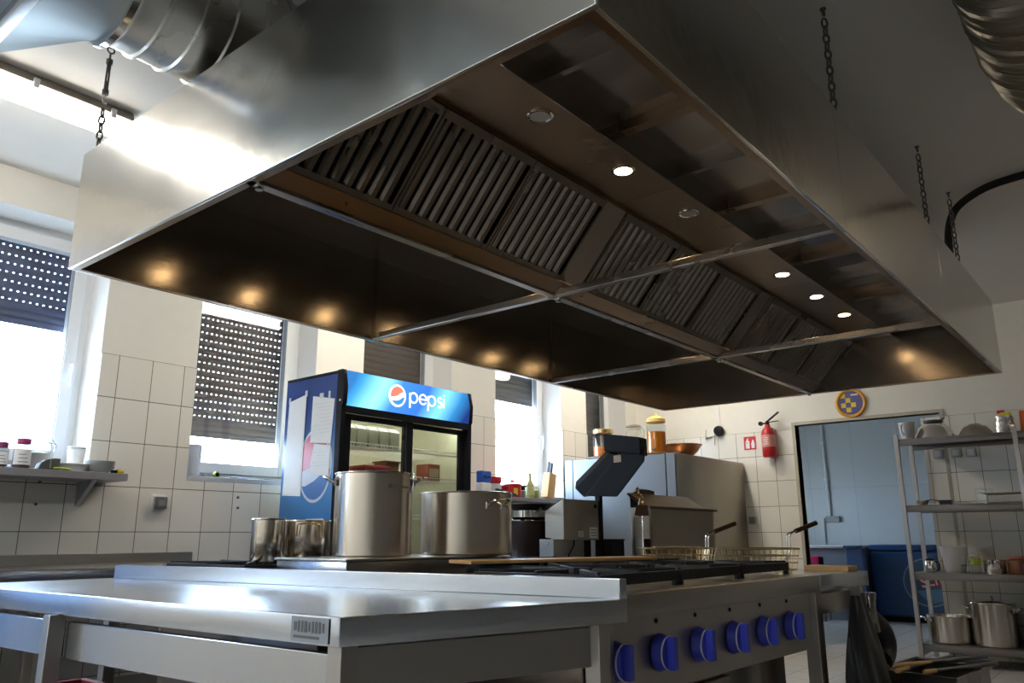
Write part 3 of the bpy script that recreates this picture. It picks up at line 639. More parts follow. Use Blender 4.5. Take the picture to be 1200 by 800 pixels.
# tub with utensils
tu=thing('utensil_tub','dark steel tub of utensils on the floor at the end of the ranges','tub',(3.55,.82,0))
TP=[(3.34,.70),(3.74,.66),(3.82,.94),(3.41,.98)]
cx_,cy__=sum(p[0] for p in TP)/4,sum(p[1] for p in TP)/4
b=MB().quad(TP,0,.02)
for i in range(4):
    p,q=TP[i],TP[(i+1)%4]; pi=lerp(p,(cx_,cy__),.06); qi=lerp(q,(cx_,cy__),.06); b.quad([p,q,qi,pi],.02,.50)
b.build('tub_body','ssd',tu,.004)
b=MB()
for i in range(4):
    p,q=TP[i],TP[(i+1)%4]; po=lerp(p,(cx_,cy__),-.05); qo=lerp(q,(cx_,cy__),-.05); b.quad([po,qo,q,p],.492,.502)
b.build('rim','ssd',tu)
def utensil(a,b_,split,label,name='kitchen_utensil'):
    a,b_=Vector(a),Vector(b_); m=a.lerp(b_,split); t=thing(name,label,'utensil',a,'utensils lying across the tub')
    MB().tube([a,a.lerp(m,.15),m],[.007,.009,.008],10).build('handle','wood',t); MB().tube([m,m.lerp(b_,.5),b_],[.007,.008,.009],10).build('shaft','kniveh',t)
utensil((3.27,.935,.525),(3.83,.68,.524),.45,'wooden handled utensil with dark shaft lying at the back of the tub')
utensil((3.33,.80,.514),(3.72,.63,.514),.15,'short dark utensil across the near rim of the tub')
utensil((3.27,.88,.517),(3.80,.80,.517),.2,'utensil with a pale wood end lying on the tub middle')
# ---------------------------------------------------------------- hot plate box and pots on the ranges
hp=thing('griddle','low stainless griddle box on the rear range, carrying the two big pots','griddle',(2.03,2.25,.862))
MB().box(1.672,2.405,2.065,2.445,.862,.922).build('box_body','ssb',hp,.003)
MB().box(1.665,2.412,2.058,2.452,.922,.930).build('top_plate','ssv',hp,.002)
MB().lathe([(.012,-.02),(.012,0),(0,0)],(2.30,2.065,.885),14,'y').build('drain_tap','chrome',hp)
def pot(x,y,z,rad,h,label,handles='loop',ha=0.,group='stainless pots on the rear range',m='pot',rim='pot',name='stock_pot',hz=None,hs=1.0):
    t=thing(name,label,'pot',(x,y,z),group)
    MB().lathe([(0,0),(rad*.96,0),(rad,.006),(rad,h-.004),(rad-.004,h),(rad-.005,h-.004),(rad-.005,.012),(0,.010)],(x,y,z),64).build('pot_body',m,t)
    MB().tube([(x+(rad)*math.cos(2*PI*k/64),y+(rad)*math.sin(2*PI*k/64),z+h) for k in range(64)],.0035,6,closed=True).build('rim',rim,t)
    for s in (0,PI):
        a=ha+s; d_=Vector((math.cos(a),math.sin(a),0)); e=Vector((-d_.y,d_.x,0)); c=Vector((x,y,z+(hz if hz else h*.84)))+d_*rad
        if handles=='loop':
            w=.05*hs; o=.05*hs
            MB().tube(smooth([c+e*w,c+e*w+d_*.012+Vector((0,0,.008)),c+e*w*.9+d_*o+Vector((0,0,.022)),c-e*w*.9+d_*o+Vector((0,0,.022)),c-e*w+d_*.012+Vector((0,0,.008)),c-e*w]),.006*hs,8).obox(c+e*w+d_*.001,e*.012,Vector((0,0,.012)),d_*.003).obox(c-e*w+d_*.001,e*.012,Vector((0,0,.012)),d_*.003).build('handle','chrome',t)
        elif handles=='bail':
            w=.045
            MB().tube(smooth([c+e*w+Vector((0,0,-.035)),c+e*w+d_*.008,c+e*w+d_*.012+Vector((0,0,.014)),c-e*w+d_*.012+Vector((0,0,.014)),c-e*w+d_*.008,c-e*w+Vector((0,0,-.035))]),.0035,8).build('handle','basket',t)
    return t
zb=.930
bp_=pot(1.965,2.285,zb,.143,.295,'tallest stainless stock pot, with loop handles at its rim',ha=math.radians(-39),group=None,hz=.262,hs=.8)
cdir=Vector((-.80,-.60,0)); 
# engraved lettering on the tall pot: small mark
for i in range(0): pass
ta=math.radians(-108); tp=Vector((1.965+.1442*math.cos(ta),2.285+.1442*math.sin(ta),zb+.245)); tg=Vector((-math.sin(ta),math.cos(ta),0))
text('pot_mark','A',.024,tp,tg,(0,0,1),'dgrey',bp_,.0006)
dots=MB()
for i in range(8):
    a=ta+.14+.065*i; dots.obox((1.965+.1441*math.cos(a),2.285+.1441*math.sin(a),zb+.243),Vector((-math.sin(a),math.cos(a),0))*.0026,Vector((0,0,.003)),Vector((math.cos(a),math.sin(a),0))*.0006)
dots.build('pot_lettering','grey',bp_)
pot(2.375,2.20,zb,.183,.236,'wide stainless pot right of the tallest pot',ha=math.radians(-97),group=None,hz=.185,hs=.85)
pot(1.80,2.70,.911,.062,.155,'narrow stainless pot at the left end of the rear range',handles='',group=None,name='small_pot')
pot(1.955,2.665,.911,.088,.150,'small stainless pot with golden wire handle beside the tallest pot',handles='bail',ha=math.radians(-122),group=None,name='small_pot',hz=.125)
# boards
single(MB().quad([(1.97,1.80),(2.78,1.57),(2.83,1.70),(2.02,1.95)],.911,.922),'cutting_board','wooda','long thin wooden board lying across the front range grates','board',(2.4,1.75,.911),bevel=.002)
single(MB().quad([(3.29,1.02),(3.41,1.02),(3.43,1.20),(3.31,1.20)],.862,.882),'cutting_board','wooda','short wooden board at the far end of the end table','board',(3.37,1.2,.862),bevel=.002)
# fry baskets
def basket(cx,cyy,L,W,rot,label):
    t=thing('fry_basket',label,'fry basket',(cx,cyy,.862),'wire fry baskets with brown handles'); c,s=math.cos(rot),math.sin(rot)
    def P(u,v,z): return Vector((cx+u*c-v*s,cyy+u*s+v*c,.862+z))
    H=.085; m_=MB()
    def loop(z,k): m_.tube([P(-L/2*k,-W/2*k,z),P(L/2*k,-W/2*k,z),P(L/2*k,W/2*k,z),P(-L/2*k,W/2*k,z)],.003 if z<H-.01 else .0045,6,closed=True)
    for z in (.004,.03,.057,H): loop(z,.9+.1*z/H)
    for k in range(11):
        u=-.5+k/10
        m_.tube([P(u*L,-W/2,H),P(u*L*.9,-W/2*.9,.004),P(u*L*.9,W/2*.9,.004),P(u*L,W/2,H)],.0016,4)
    for k in range(7):
        v=-.5+k/6
        m_.tube([P(-L/2,v*W,H),P(-L/2*.9,v*W*.9,.004),P(L/2*.9,v*W*.9,.004),P(L/2,v*W,H)],.0016,4)
    m_.build('wire_basket','basket',t)
    w=MB()
    for v in (-.012,.012): w.tube(smooth([P(L/2-.01,v,.03),P(L/2+.006,v,H),P(L/2+.006,v,.135),P(L/2+.02,v*.8,.148),P(L/2+.05,v*.5,.158)]),.003,6)
    w.build('handle_wire','chrome',t)
    MB().tube([P(L/2+.045,0,.155),P(L/2+.15,0,.190)],.0095,10).build('handle_grip','woodd',t)
basket(3.165,1.69,.28,.17,math.radians(-36),'wire fry basket nearer the range grates')
basket(3.255,1.36,.27,.165,math.radians(-36),'wire fry basket at the outer edge beside the wooden board')
# ---------------------------------------------------------------- deep fryer with tall lid, behind the baskets
fr=thing('steel_cabinet','tall grey steel cabinet with sloping brown lid behind the wire baskets','cabinet',(4.04,2.16,0))
MB().box(3.68,4.40,2.1,2.225,.12,1.145).build('cabinet_body','ssd2',fr,.004)
MB().prism([(2.1,1.145),(2.145,1.146),(2.235,1.215),(2.225,1.222)],'x',3.66,4.32).build('lid','coppery',fr,.001)
MB().prism([(2.10,1.145),(2.222,1.145),(2.222,1.212)],'x',3.675,3.685).build('lid_side','black',fr)
MB().prism([(3.72,1.222),(3.94,1.222),(3.94,1.24),(3.88,1.246),(3.78,1.246)],'y',2.225,2.235).build('lid_bracket','coppery',fr)
MB().box(3.665,4.44,2.09,2.10,1.135,1.150).build('front_edge','coppery',fr,.001)
for p in ((3.74,2.13),(4.34,2.13),(3.74,2.19),(4.34,2.19)): MB().lathe([(.02,0),(.02,.12)],(p[0],p[1],0),10).build('foot','ssv',fr)
# steel stand with tongs left of the fryer
st=thing('utensil_holder','narrow shiny steel holder left of the grey steel cabinet with brown lid','utensil holder',(3.596,2.11,.0))
MB().box(3.56,3.632,2.085,2.135,.12,1.10).build('holder_box','chrome',st,.003)
MB().prism([(3.562,1.10),(3.630,1.10),(3.622,1.15),(3.585,1.15)],'y',2.088,2.132).build('sloped_top','coppery',st)
MB().box(3.565,3.627,2.083,2.085,.90,.985).build('dark_window','black',st)
MB().box(3.565,3.627,2.09,2.13,0,.12).build('base','black',st)
tg_=thing('tongs','brass coloured tongs sticking up from the steel holder','tongs',(3.60,2.11,1.151))
MB().tube(smooth([(3.606,2.105,1.151),(3.612,2.105,1.18),(3.582,2.115,1.205),(3.585,2.115,1.228)]),.009,8).lathe([(0,-.014),(.014,0),(0,.014)],(3.575,2.115,1.232),12).build('tongs_arm','brass',tg_)
MB().tube(smooth([(3.60,2.122,1.151),(3.612,2.12,1.185),(3.622,2.115,1.20)]),.008,8).build('tongs_arm','brass',tg_)
# ---------------------------------------------------------------- steel control cabinet and the tilted black terminal
ct=thing('control_cabinet','grey steel control cabinet below the tilted black terminal','control cabinet',(3.35,2.36,.862))
CB=[(3.24,2.34),(3.40,2.235),(3.52,2.34),(3.36,2.44)]
MB().prism([(2.30,.98),(2.30,1.178),(2.415,1.118),(2.415,.992)],'x',3.18,3.488).build('case','ssd2',ct,.003)
MB().box(3.14,3.40,2.335,2.42,.862,.985).build('pedestal','ssd',ct,.002)
MB().box(3.402,3.47,2.34,2.42,.862,.985).build('pedestal_cover','black',ct,.002)
e0,e1=Vector((3.18,2.30,0)),Vector((3.488,2.30,0)); ed=Vector((1,0,0)); en=Vector((0,-1,0))
for tt,zz,hw,hh in ((.46,1.010,.022,.014),(.83,1.016,.036,.027)):
    c=e0+(e1-e0)*tt+en*.0008+Vector((0,0,zz)); s_=MB().obox(c,ed*hw,Vector((0,0,hh)),en*.0006).build('sticker','paper',ct)
    k=MB()
    for j in range(3): k.obox(c+en*.0009+Vector((0,0,hh*(.5-.5*j))),ed*hw*.7,Vector((0,0,hh*.1)),en*.0003)
    k.build('sticker_print','grey',s_)
c=e0+(e1-e0)*.90+en*.001+Vector((0,0,1.148)); MB().obox(c,ed*.010,Vector((0,0,.009)),en*.002).build('cable_entry','black',ct)
MB().tube(smooth([(3.30,2.325,.985),(3.29,2.32,.95),(3.25,2.32,.92),(3.23,2.32,.868)]),.004,6).build('cable','black',ct)
bx=MB().box(3.56,3.68,2.23,2.36,.862,.985); single(bx,'junction_box','black','small black box right of the control cabinet','box',(3.62,2.3,.862),bevel=.006) if False else None
# terminal on a post behind the cabinet
te=thing('touch_terminal','black terminal tilted on a post above the steel control cabinet','terminal',(3.508,2.31,0))
MB().box(3.494,3.522,2.295,2.325,0,1.24).build('post','black',te,.003)
MB().box(3.490,3.526,2.291,2.329,0,.02).build('foot_plate','black',te)
def tri(pts,dv):   # prism from a planar outline extruded by dv
    P=[Vector(p) for p in pts]; n=len(P); return MB().add(P+[p+Vector(dv) for p in P],[list(range(n))[::-1],list(range(n,2*n))]+[[i,(i+1)%n,n+(i+1)%n,n+i] for i in range(n)])
# slab seen from behind, leaning: outline on a plane x~3.5 (y,z), thickened away and up
Yv=lambda y,z,x=3.50:(x,y,z)
tri([Yv(2.225,1.42),Yv(2.455,1.245),Yv(2.40,1.196),Yv(2.365,1.20),Yv(2.155,1.40)],(.05,.03,.04)).build('tilt_housing','black',te,.006)
tri([Yv(2.19,1.385,3.49),Yv(2.385,1.20,3.49),Yv(2.185,1.19,3.49),Yv(2.02,1.36,3.49),Yv(2.015,1.41,3.49),Yv(2.06,1.43,3.49),Yv(2.16,1.425,3.49)],(.045,.02,.03)).build('display_back','black',te,.008)
tri([Yv(2.255,1.52,3.48),Yv(2.25,1.43,3.48),Yv(2.035,1.395,3.48),Yv(2.035,1.485,3.48)],(.09,.01,.0)).build('printer','black',te,.004)
MB().obox((3.487,2.175,1.385),Vector((0,.022,-.001)),Vector((0,0,.018)),Vector((.001,0,0))).build('sticker','cream',te)
single(MB().box(3.535,3.648,2.25,2.36,.0,.975).box(3.531,3.652,2.246,2.364,.975,.985),'tall_bin','black','black square bin between the control cabinet and the steel holder','bin',(3.59,2.305,0),bevel=.006)
# black pot and pan behind the wide pot
bk=thing('soup_kettle','black soup kettle right of the wide pot, under a pan','soup kettle',(2.95,2.45,.862)) if False else None
pot(3.25,2.56,.862,.105,.215,'black kettle standing between the wide pot and the control cabinet',handles='',group=None,m='kettle',rim='chrome',name='soup_kettle')
pn=thing('saucepan','stainless pan with long handle on the black kettle','pan',(3.25,2.56,1.081))
MB().lathe([(0,0),(.085,0),(.10,.012),(.102,.045),(.099,.045),(.096,.014),(0,.004)],(3.25,2.56,1.081),40).build('pan_body','chrome',pn)
MB().tube([(3.21,2.56,1.115),(3.17,2.44,1.12),(3.30,2.42,1.12)],.005,6).build('pan_handle','chrome',pn) if False else MB().tube([(3.19,2.48,1.115),(3.14,2.43,1.122),(3.09,2.37,1.128)],.006,8).build('pan_handle','chrome',pn)
pd=thing('frying_pan','black frying pan stacked in the stainless pan','pan',(3.25,2.56,1.1275))
MB().lathe([(0,0),(.09,0),(.118,.03),(.115,.03),(.088,.004),(0,.003)],(3.25,2.56,1.1275),36).build('pan_body','black',pd)
MB().tube([(3.33,2.50,1.150),(3.46,2.43,1.17)],.008,8).build('pan_handle','black',pd)
# ---------------------------------------------------------------- counter along the window wall
wc=thing('wall_counter','stainless counter with upstand along the tiled window wall at left','counter',(.4,4.3,0))
MB().box(.55,2.54,3.97,4.60,.81,.86).build('counter_top','ssb',wc,.003)
MB().box(.55,2.54,4.575,4.60,.86,.915).build('upstand','ssv',wc,.002)
MB().box(.55,2.54,4.0,4.02,.70,.80).build('apron','ssv',wc,.002)
for x in (.6,1.5,2.48): 
    for y in (4.03,4.55): MB().box(x-.02,x+.02,y-.02,y+.02,0,.81).build('leg','ssv',wc,.002)
MB().box(.58,2.5,4.02,4.56,.25,.27).build('lower_shelf','ssv',wc,.002)
# ---------------------------------------------------------------- left wall shelf with its things
sh=thing('wall_shelf','grey steel wall shelf with bracket below the first window','shelf',(1.2,4.48,1.29),'steel wall shelves')
MB().box(.1,2.0,4.345,4.605,1.296,1.334).build('shelf_board','ssg',sh,.002)
for x in (.5,1.86): MB().prism([(4.605,1.296),(4.42,1.296),(4.60,1.165),(4.605,1.165)],'x',x-.012,x+.012).build('bracket','ssg',sh,.001)
ZS=1.334
def jar(x,y,z,rad,h,label,body,lid,lr=1.0,lh=.028,labelm=None,group=None,fill=.8,name='jar',cat='jar'):
    t=thing(name,label,cat,(x,y,z),group)
    MB().lathe([(0,0),(rad*.94,0),(rad,.006),(rad,h*.80),(rad*.78,h-lh),(rad*.78,h-lh+.004),(0,h-lh+.004)],(x,y,z),28).build('jar_body','jglass',t)
    if body: MB().lathe([(0,.003),(rad*.9,.003),(rad*.93,.01),(rad*.93,h*.8*fill),(0,h*.8*fill)],(x,y,z),28).build('contents',body,t)
    if lid: MB().lathe([(rad*.80*lr,h-lh),(rad*.82*lr,h-.003),(rad*.78*lr,h),(0,h)],(x,y,z),28).build('lid',lid,t)
    if labelm:
        q=MB(); rs=[]
        vs=[];n=14
        for k in range(n+1):
            a=math.radians(-165+k*130/n)
            vs.append((x+(rad+.0012)*math.cos(a),y+(rad+.0012)*math.sin(a)))
        inn=[(x+(rad+.0002)*(px-x)/(rad+.0012),y+(rad+.0002)*(py-y)/(rad+.0012)) for px,py in vs]
        for k in range(n): q.quad([vs[k],vs[k+1],inn[k+1],inn[k]],z+h*.12,z+h*.62)
        lo=q.build('label',labelm,t)
        s_=MB()
        for j in range(3): 
            for k in range(4,11-j): s_.quad([(x+(rad+.0016)*math.cos(math.radians(-165+(k+u_)*130/n)),y+(rad+.0016)*math.sin(math.radians(-165+(k+u_)*130/n))) for u_ in (0,.8)]+[(x+(rad+.0011)*math.cos(math.radians(-165+(k+u_)*130/n)),y+(rad+.0011)*math.sin(math.radians(-165+(k+u_)*130/n))) for u_ in (.8,0)],z+h*(.2+.12*j),z+h*(.23+.12*j))
        s_.build('label_print','grey',lo)
    return t
jar(1.405,4.42,ZS,.030,.125,'small spice jar with purple lid and pale label, at the left photo edge','jam','purple',labelm='paper',group=None,name='spice_jar')
jar(1.495,4.42,ZS,.041,.150,'larger spice jar with magenta lid beside the clip-top jar','jam','magenta',labelm='paper',group=None,name='spice_jar')
jt=thing('clip_top_jar','clear clip-top glass jar with pale flour on the left shelf','jar',(1.60,4.50,ZS))
MB().lathe([(0,0),(.062,0),(.066,.008),(.066,.12),(.058,.14),(.058,.146),(0,.146)],(1.60,4.50,ZS),32).build('jar_body','jglass',jt)
MB().lathe([(0,.004),(.061,.004),(.061,.09),(0,.10)],(1.60,4.50,ZS),32).build('contents','flour',jt)
MB().lathe([(.064,.146),(.066,.152),(.064,.160),(0,.165)],(1.60,4.50,ZS),32).build('lid','jglass',jt)
MB().tube([(1.645,4.455,ZS+.155),(1.655,4.44,ZS+.13),(1.65,4.445,ZS+.10)],.003,6).build('clip','chrome',jt)
tc=thing('dark_caddy','dark grey scoop shaped container in front of the clip-top jar','container',(1.605,4.385,ZS))
MB().prism([(1.555,ZS),(1.655,ZS),(1.657,ZS+.058),(1.63,ZS+.058),(1.59,ZS+.05),(1.565,ZS+.03)],'y',4.36,4.42).build('caddy_body','dgrey',tc,.004)
MB().lathe([(.004,0),(.004,.04)],(1.61,4.358,ZS+.008),8).build('rib','grey',tc)
b=MB(); b.tube(smooth([(1.625,4.355,ZS+.007),(1.66,4.352,ZS+.010),(1.70,4.36,ZS+.006),(1.715,4.37,ZS+.006)]),[.006]*1 and .006,8); single(b,'lime_sponge','lime','lime green sponge cloth at the front edge of the left shelf','sponge',(1.66,4.355,ZS))
tk=thing('plastic_tub','white plastic food tub with lid on the left shelf','tub',(1.74,4.45,ZS))
MB().lathe([(0,0),(.075,0),(.085,.035),(.083,.035),(0,.030)],(1.745,4.45,ZS),36).build('tub_body','whitet',tk); MB().lathe([(.088,.034),(.09,.038),(.088,.043),(0,.045)],(1.745,4.45,ZS),36).build('lid','white',tk)
rl=thing('paper_cup_stack','stack of white cups by the first window frame','cups',(1.80,4.545,ZS))
MB().lathe([(0,0),(.036,0),(.044,.12),(.041,.128),(0,.125)],(1.80,4.545,ZS),28).build('cup','white',rl)
for k in range(2): MB().lathe([(.0445,.122+.012*k),(.046,.126+.012*k),(.0445,.130+.012*k),(0,.131+.012*k)],(1.80,4.545,ZS),28).build('cup_rim','white',rl)
bw=thing('bowl_stack','stack of pale grey bowls near the right end of the left shelf','bowls',(1.875,4.42,ZS))
for k in range(3): MB().lathe([(0,.014*k),(.045,.014*k),(.078,.034+.014*k),(.075,.034+.014*k),(.043,.005+.014*k),(0,.005+.014*k)],(1.875,4.42,ZS),36).build('bowl','bowlgrey',bw)
mk=thing('marker_pen','yellow and black marker lying at the right end of the left shelf','pen',(1.955,4.385,ZS))
MB().tube([(1.925,4.385,ZS+.010),(1.955,4.385,ZS+.010)],.009,10).build('pen_cap','black',mk); MB().tube([(1.955,4.385,ZS+.012),(1.988,4.387,ZS+.012)],.012,10).build('pen_body','yellow',mk)
# sill of second window
zs=Z0
single(MB().lathe([(0,0),(.056,0),(.056,.198),(.02,.198),(.02,.19),(0,.19)],(2.545,4.70,zs),36),'paper_towel_roll','roll','bluish paper towel roll at the left end of the second window sill','paper roll',(2.545,4.70,zs))
tp_=thing('tape_dispenser','small green and black tape roll on the second window sill','tape',(2.71,4.68,zs))
MB().lathe([(.020,-.014),(.020,.014),(.012,.014),(.012,-.014)],(2.71,4.68,zs+.0205),24,'y').build('tape_roll','lime',tp_); MB().lathe([(.012,-.015),(.012,.015),(.004,.015),(.004,-.015)],(2.71,4.68,zs+.0205),20,'y').build('core','black',tp_)
single(MB().tube([(2.80,4.66,zs+.006),(2.93,4.67,zs+.006)],.006,8),'ballpoint_pen','navy','dark blue pen lying on the second window sill','pen',(2.86,4.665,zs))
single(MB().quad([(3.05,4.64),(3.20,4.65),(3.19,4.74),(3.04,4.73)],zs,zs+.008),'notepad','bowlgrey','grey notepad lying right of the pen on the second sill','notepad',(3.12,4.69,zs))
single(MB().box(3.24,3.32,4.64,4.70,zs,zs+.018),'small_block','peach','peach coloured block at the right end of the second sill','block',(3.28,4.67,zs),bevel=.003)
single(MB().lathe([(0,0),(.016,0),(.016,.024),(0,.026)],(2.635,4.68,zs),14),'bottle_cap','white','tiny white cap beside the paper towel roll','cap',(2.635,4.68,zs))
# power socket on the tiles
def socket(x,y,z,ax,label,group=None):
    t=thing('wall_socket',label,'socket',(x,y,z-.05),group)
    if ax=='y':
        MB().box(x-.042,x+.042,y-.012,y,z-.044,z+.044).build('back_plate','white',t,.004); MB().box(x-.032,x+.036,y-.045,y-.012,z-.036,z+.032).build('cover','dgrey2',t,.005); MB().box(x-.02,x+.02,y-.050,y-.045,z-.022,z+.012).build('flap','grey',t,.003)
    else:
        MB().box(x-.012,x,y-.042,y+.042,z-.044,z+.044).build('back_plate','white' ,t,.004); MB().box(x-.045,x-.012,y-.034,y+.034,z-.036,z+.032).build('cover','grey',t,.005); MB().box(x-.05,x-.045,y-.02,y+.02,z-.022,z+.012).build('flap','dgrey2',t,.003)
socket(2.312,YW-.0125,1.198,'y','grey wall socket on the tiles below the second window')
for (x,z) in ((1.655,1.17),(2.83,1.245),(2.835,1.18),(1.66,1.285)): single(MB().lathe([(.008,-.006),(.008,.014),(0,.014)],(x,YW-.0125,z),8,'y'),'screw_plug','dgrey','tiny dark screw plug in the window wall tiles','screw plug',(x,YW-.0125,z-.008),'screw plugs in the tiles')
# ---------------------------------------------------------------- drinks cooler
FX0,FX1,FY0,FY1,FZ=3.07,4.262,3.9,4.50,2.025
fg=thing('drinks_cooler','tall blue two-door glass drinks cooler with lit header','fridge',(3.66,4.2,0))
w=.03
MB().box(FX0,FX0+w,FY0+.05,FY1,.06,FZ-.02).build('left_side_panel','side',fg,.003)
MB().box(FX1-w,FX1,FY0+.05,FY1,.06,FZ-.02).build('right_side_panel','side',fg,.003)
MB().box(FX0+w,FX1-w,FY1-.03,FY1,.06,FZ-.02).build('back_panel','cooler',fg)
MB().box(FX0,FX1,FY0+.05,FY1,FZ-.02,FZ).build('top_panel','blackg',fg,.002)
MB().box(FX0+w,FX1-w,FY0+.06,FY1-.03,1.80,FZ-.021).box(FX0+w,FX1-w,FY0+.06,FY1-.03,.06,.26).build('inner_ceiling','cooler',fg)
MB().box(FX0+w,FX0+w+.006,FY0+.07,FY1-.03,.26,1.80).box(FX1-w-.006,FX1-w,FY0+.07,FY1-.03,.26,1.80).build('inner_lining','cooler',fg)
MB().box(FX0+.02,FX1-.02,FY0+.04,FY1,0,.06).build('plinth','black',fg)
# black surround: side cheeks, bottom grille, rails
sp=[(FY0+.06,0.06),(FY0+.06,FZ+.004),(FY0+.012,FZ+.004),(FY0-.010,FZ-.10),(FY0-.004,FZ-.215),(FY0+.006,FZ-.23),(FY0+.006,.06)]
MB().prism(sp,'x',FX0-.004,FX0+.032).build('left_cheek','blackg',fg,.004)
MB().prism(sp,'x',FX1-.032,FX1+.004).build('right_cheek','blackg',fg,.004)
MB().box(FX0+.032,FX1-.032,FY0+.004,FY0+.06,1.755,1.80).build('door_rail','blackg',fg,.003)
MB().box(FX0+.032,FX1-.032,FY0+.004,FY0+.06,.06,.26).build('bottom_grille','blackg',fg,.003)
for a,b,yy in ((FX0+.034,3.692,FY0+.018),(3.625,FX1-.034,FY0+.040)):
    d_=MB().box(a,a+.055,yy,yy+.02,.262,1.752).box(b-.06,b,yy,yy+.02,.262,1.752).box(a+.055,b-.06,yy,yy+.02,1.715,1.752).box(a+.055,b-.06,yy,yy+.02,.262,.31).build('glass_door','blackg',fg,.002)
    MB().box(a+.055,b-.06,yy+.008,yy+.013,.31,1.715).build('door_pane','dglass',d_,smooth=False)
hd=MB().prism([(FY0+.05,FZ),(FY0+.014,FZ),(FY0-.007,FZ-.09),(FY0-.007,FZ-.11),(FY0+.002,FZ-.225),(FY0+.05,FZ-.225)],'x',FX0+.032,FX1-.032).build('lit_header','sign',fg,smooth=True)
# emblem and lettering on the header
yl=FY0-.0095
def disc(mb,cx,cz,pts,y0=yl-.002,y1=yl): return mb.prism([(cx+a,cz+b) for a,b in pts],'y',y0,y1)
ex,ez,er=3.515,FZ-.112,.075
disc(MB(),ex,ez,[(er*math.cos(2*PI*k/40),er*math.sin(2*PI*k/40)) for k in range(40)],yl-.001,yl+.004).build('emblem_disc','signw',hd)
ri=er*.82
up=[(ri*math.cos(math.radians(a)),ri*math.sin(math.radians(a))) for a in range(28,196,7)]; up+=[(-ri*.75,-ri*.22),(-ri*.35,-ri*.12),(0,.0),(ri*.3,ri*.22),(ri*.62,ri*.40)]
disc(MB(),ex,ez,up,yl-.003,yl-.001).build('emblem_red','signr',hd)
lo=[(ri*math.cos(math.radians(a)),ri*math.sin(math.radians(a))) for a in range(216,358,7)]; lo+=[(ri*.75,-ri*.10),(ri*.35,-ri*.38),(0,-ri*.52),(-ri*.4,-ri*.58)]
disc(MB(),ex,ez,lo,yl-.003,yl-.001).build('emblem_blue','signb',hd)
def stroke(P,x,z,s): return [(x+a*s,yl-.001,z+b*s) for a,b in P]
def circ(cx,cz,r_,a0,a1,n=18): return [(cx+r_*math.cos(math.radians(a0+(a1-a0)*k/n)),cz+r_*math.sin(math.radians(a0+(a1-a0)*k/n))) for k in range(n+1)]
lt=MB(); s_=.068; zl=FZ-.142; x=3.628; rr=.0055
for chh in 'pepsi':
    if chh=='p': lt.tube(stroke([(0,-.55),(0,.95)],x,zl,s_),rr,8).tube(stroke(circ(.5,.5,.5,0,360,24),x,zl,s_),rr,8); x+=1.3*s_
    if chh=='e': lt.tube(stroke([(.02,.5),(.98,.5)]+circ(.5,.5,.49,10,320,20),x,zl,s_),rr,8); x+=1.25*s_
    if chh=='s': lt.tube(stroke(circ(.38,.74,.26,30,250,12)+circ(.38,.25,.27,80,-140,12),x,zl,s_),rr,8); x+=.95*s_
    if chh=='i': lt.tube(stroke([(0,0),(0,.95)],x,zl,s_),rr,8).tube(stroke([(0,1.2),(0,1.32)],x,zl,s_),rr*1.2,8)
lt.build('header_lettering','signw',hd)
MB().lathe([(.007,-.004),(.007,0)],(FX0-.004,FY0+.02,1.83),10,'x').build('screw','white',fg)
# shelves
for z in (1.565,1.375,1.12,.8,.5):
    s2=MB(); x0,x1=FX0+.05,FX1-.05
    for k in range(9): s2.tube([(x0,4.0+k*.055,z),(x1,4.0+k*.055,z)],.003,5)
    s2.tube([(x0,3.99,z+.022),(x1,3.99,z+.022)],.003,5).tube([(x0,3.99,z-.004),(x1,3.99,z-.004)],.004,5)
    n=44
    for k in range(n): xx=x0+(x1-x0)*k/(n-1); s2.tube([(xx,3.99,z+.022),(xx,3.99,z-.004)],.0018,4)
    s2.build('wire_shelf','white',fg)
MB().tube([(FX0+.06,3.99,1.79),(FX1-.06,3.99,1.79)],.009,8).build('inner_lamp','clight',fg)
for k in range(6):
    x=3.15+.095*k; t=thing('drink_carton','grey drink carton in the row on the upper cooler shelf','carton',(x,4.06,1.570),'cartons on the upper cooler shelf')
    MB().box(x-.038,x+.038,4.02,4.10,1.570,1.685).build('carton_body','cartgrey',t,.003)
    MB().prism([(4.02,1.685),(4.10,1.685),(4.06,1.712)],'x',x-.037,x+.037).build('gable_top','bowlgrey',t)
rt=thing('red_food_box','red lidded box in the left half of the cooler','box',(3.46,4.09,1.380))
MB().box(3.37,3.58,4.02,4.18,1.380,1.435).build('box_body','redp',rt,.012); MB().box(3.36,3.59,4.01,4.19,1.435,1.455).build('lid','redp',rt,.008)
t=thing('red_carton','brown and red carton on the right cooler shelf','carton',(4.02,4.1,1.380)); MB().box(3.96,4.08,4.04,4.16,1.380,1.50).build('carton_body','brickred',t,.003); MB().box(3.975,4.065,4.036,4.04,1.41,1.47).build('carton_label','cream',t)
t=thing('brown_tray','brown tray leaning behind the cooler middle bar','tray',(3.72,4.12,1.380)); MB().box(3.60,3.72,4.08,4.2,1.380,1.49).build('tray_body','brownp',t,.004); MB().box(3.59,3.73,4.07,4.21,1.49,1.50).build('tray_rim','brownp',t,.002)
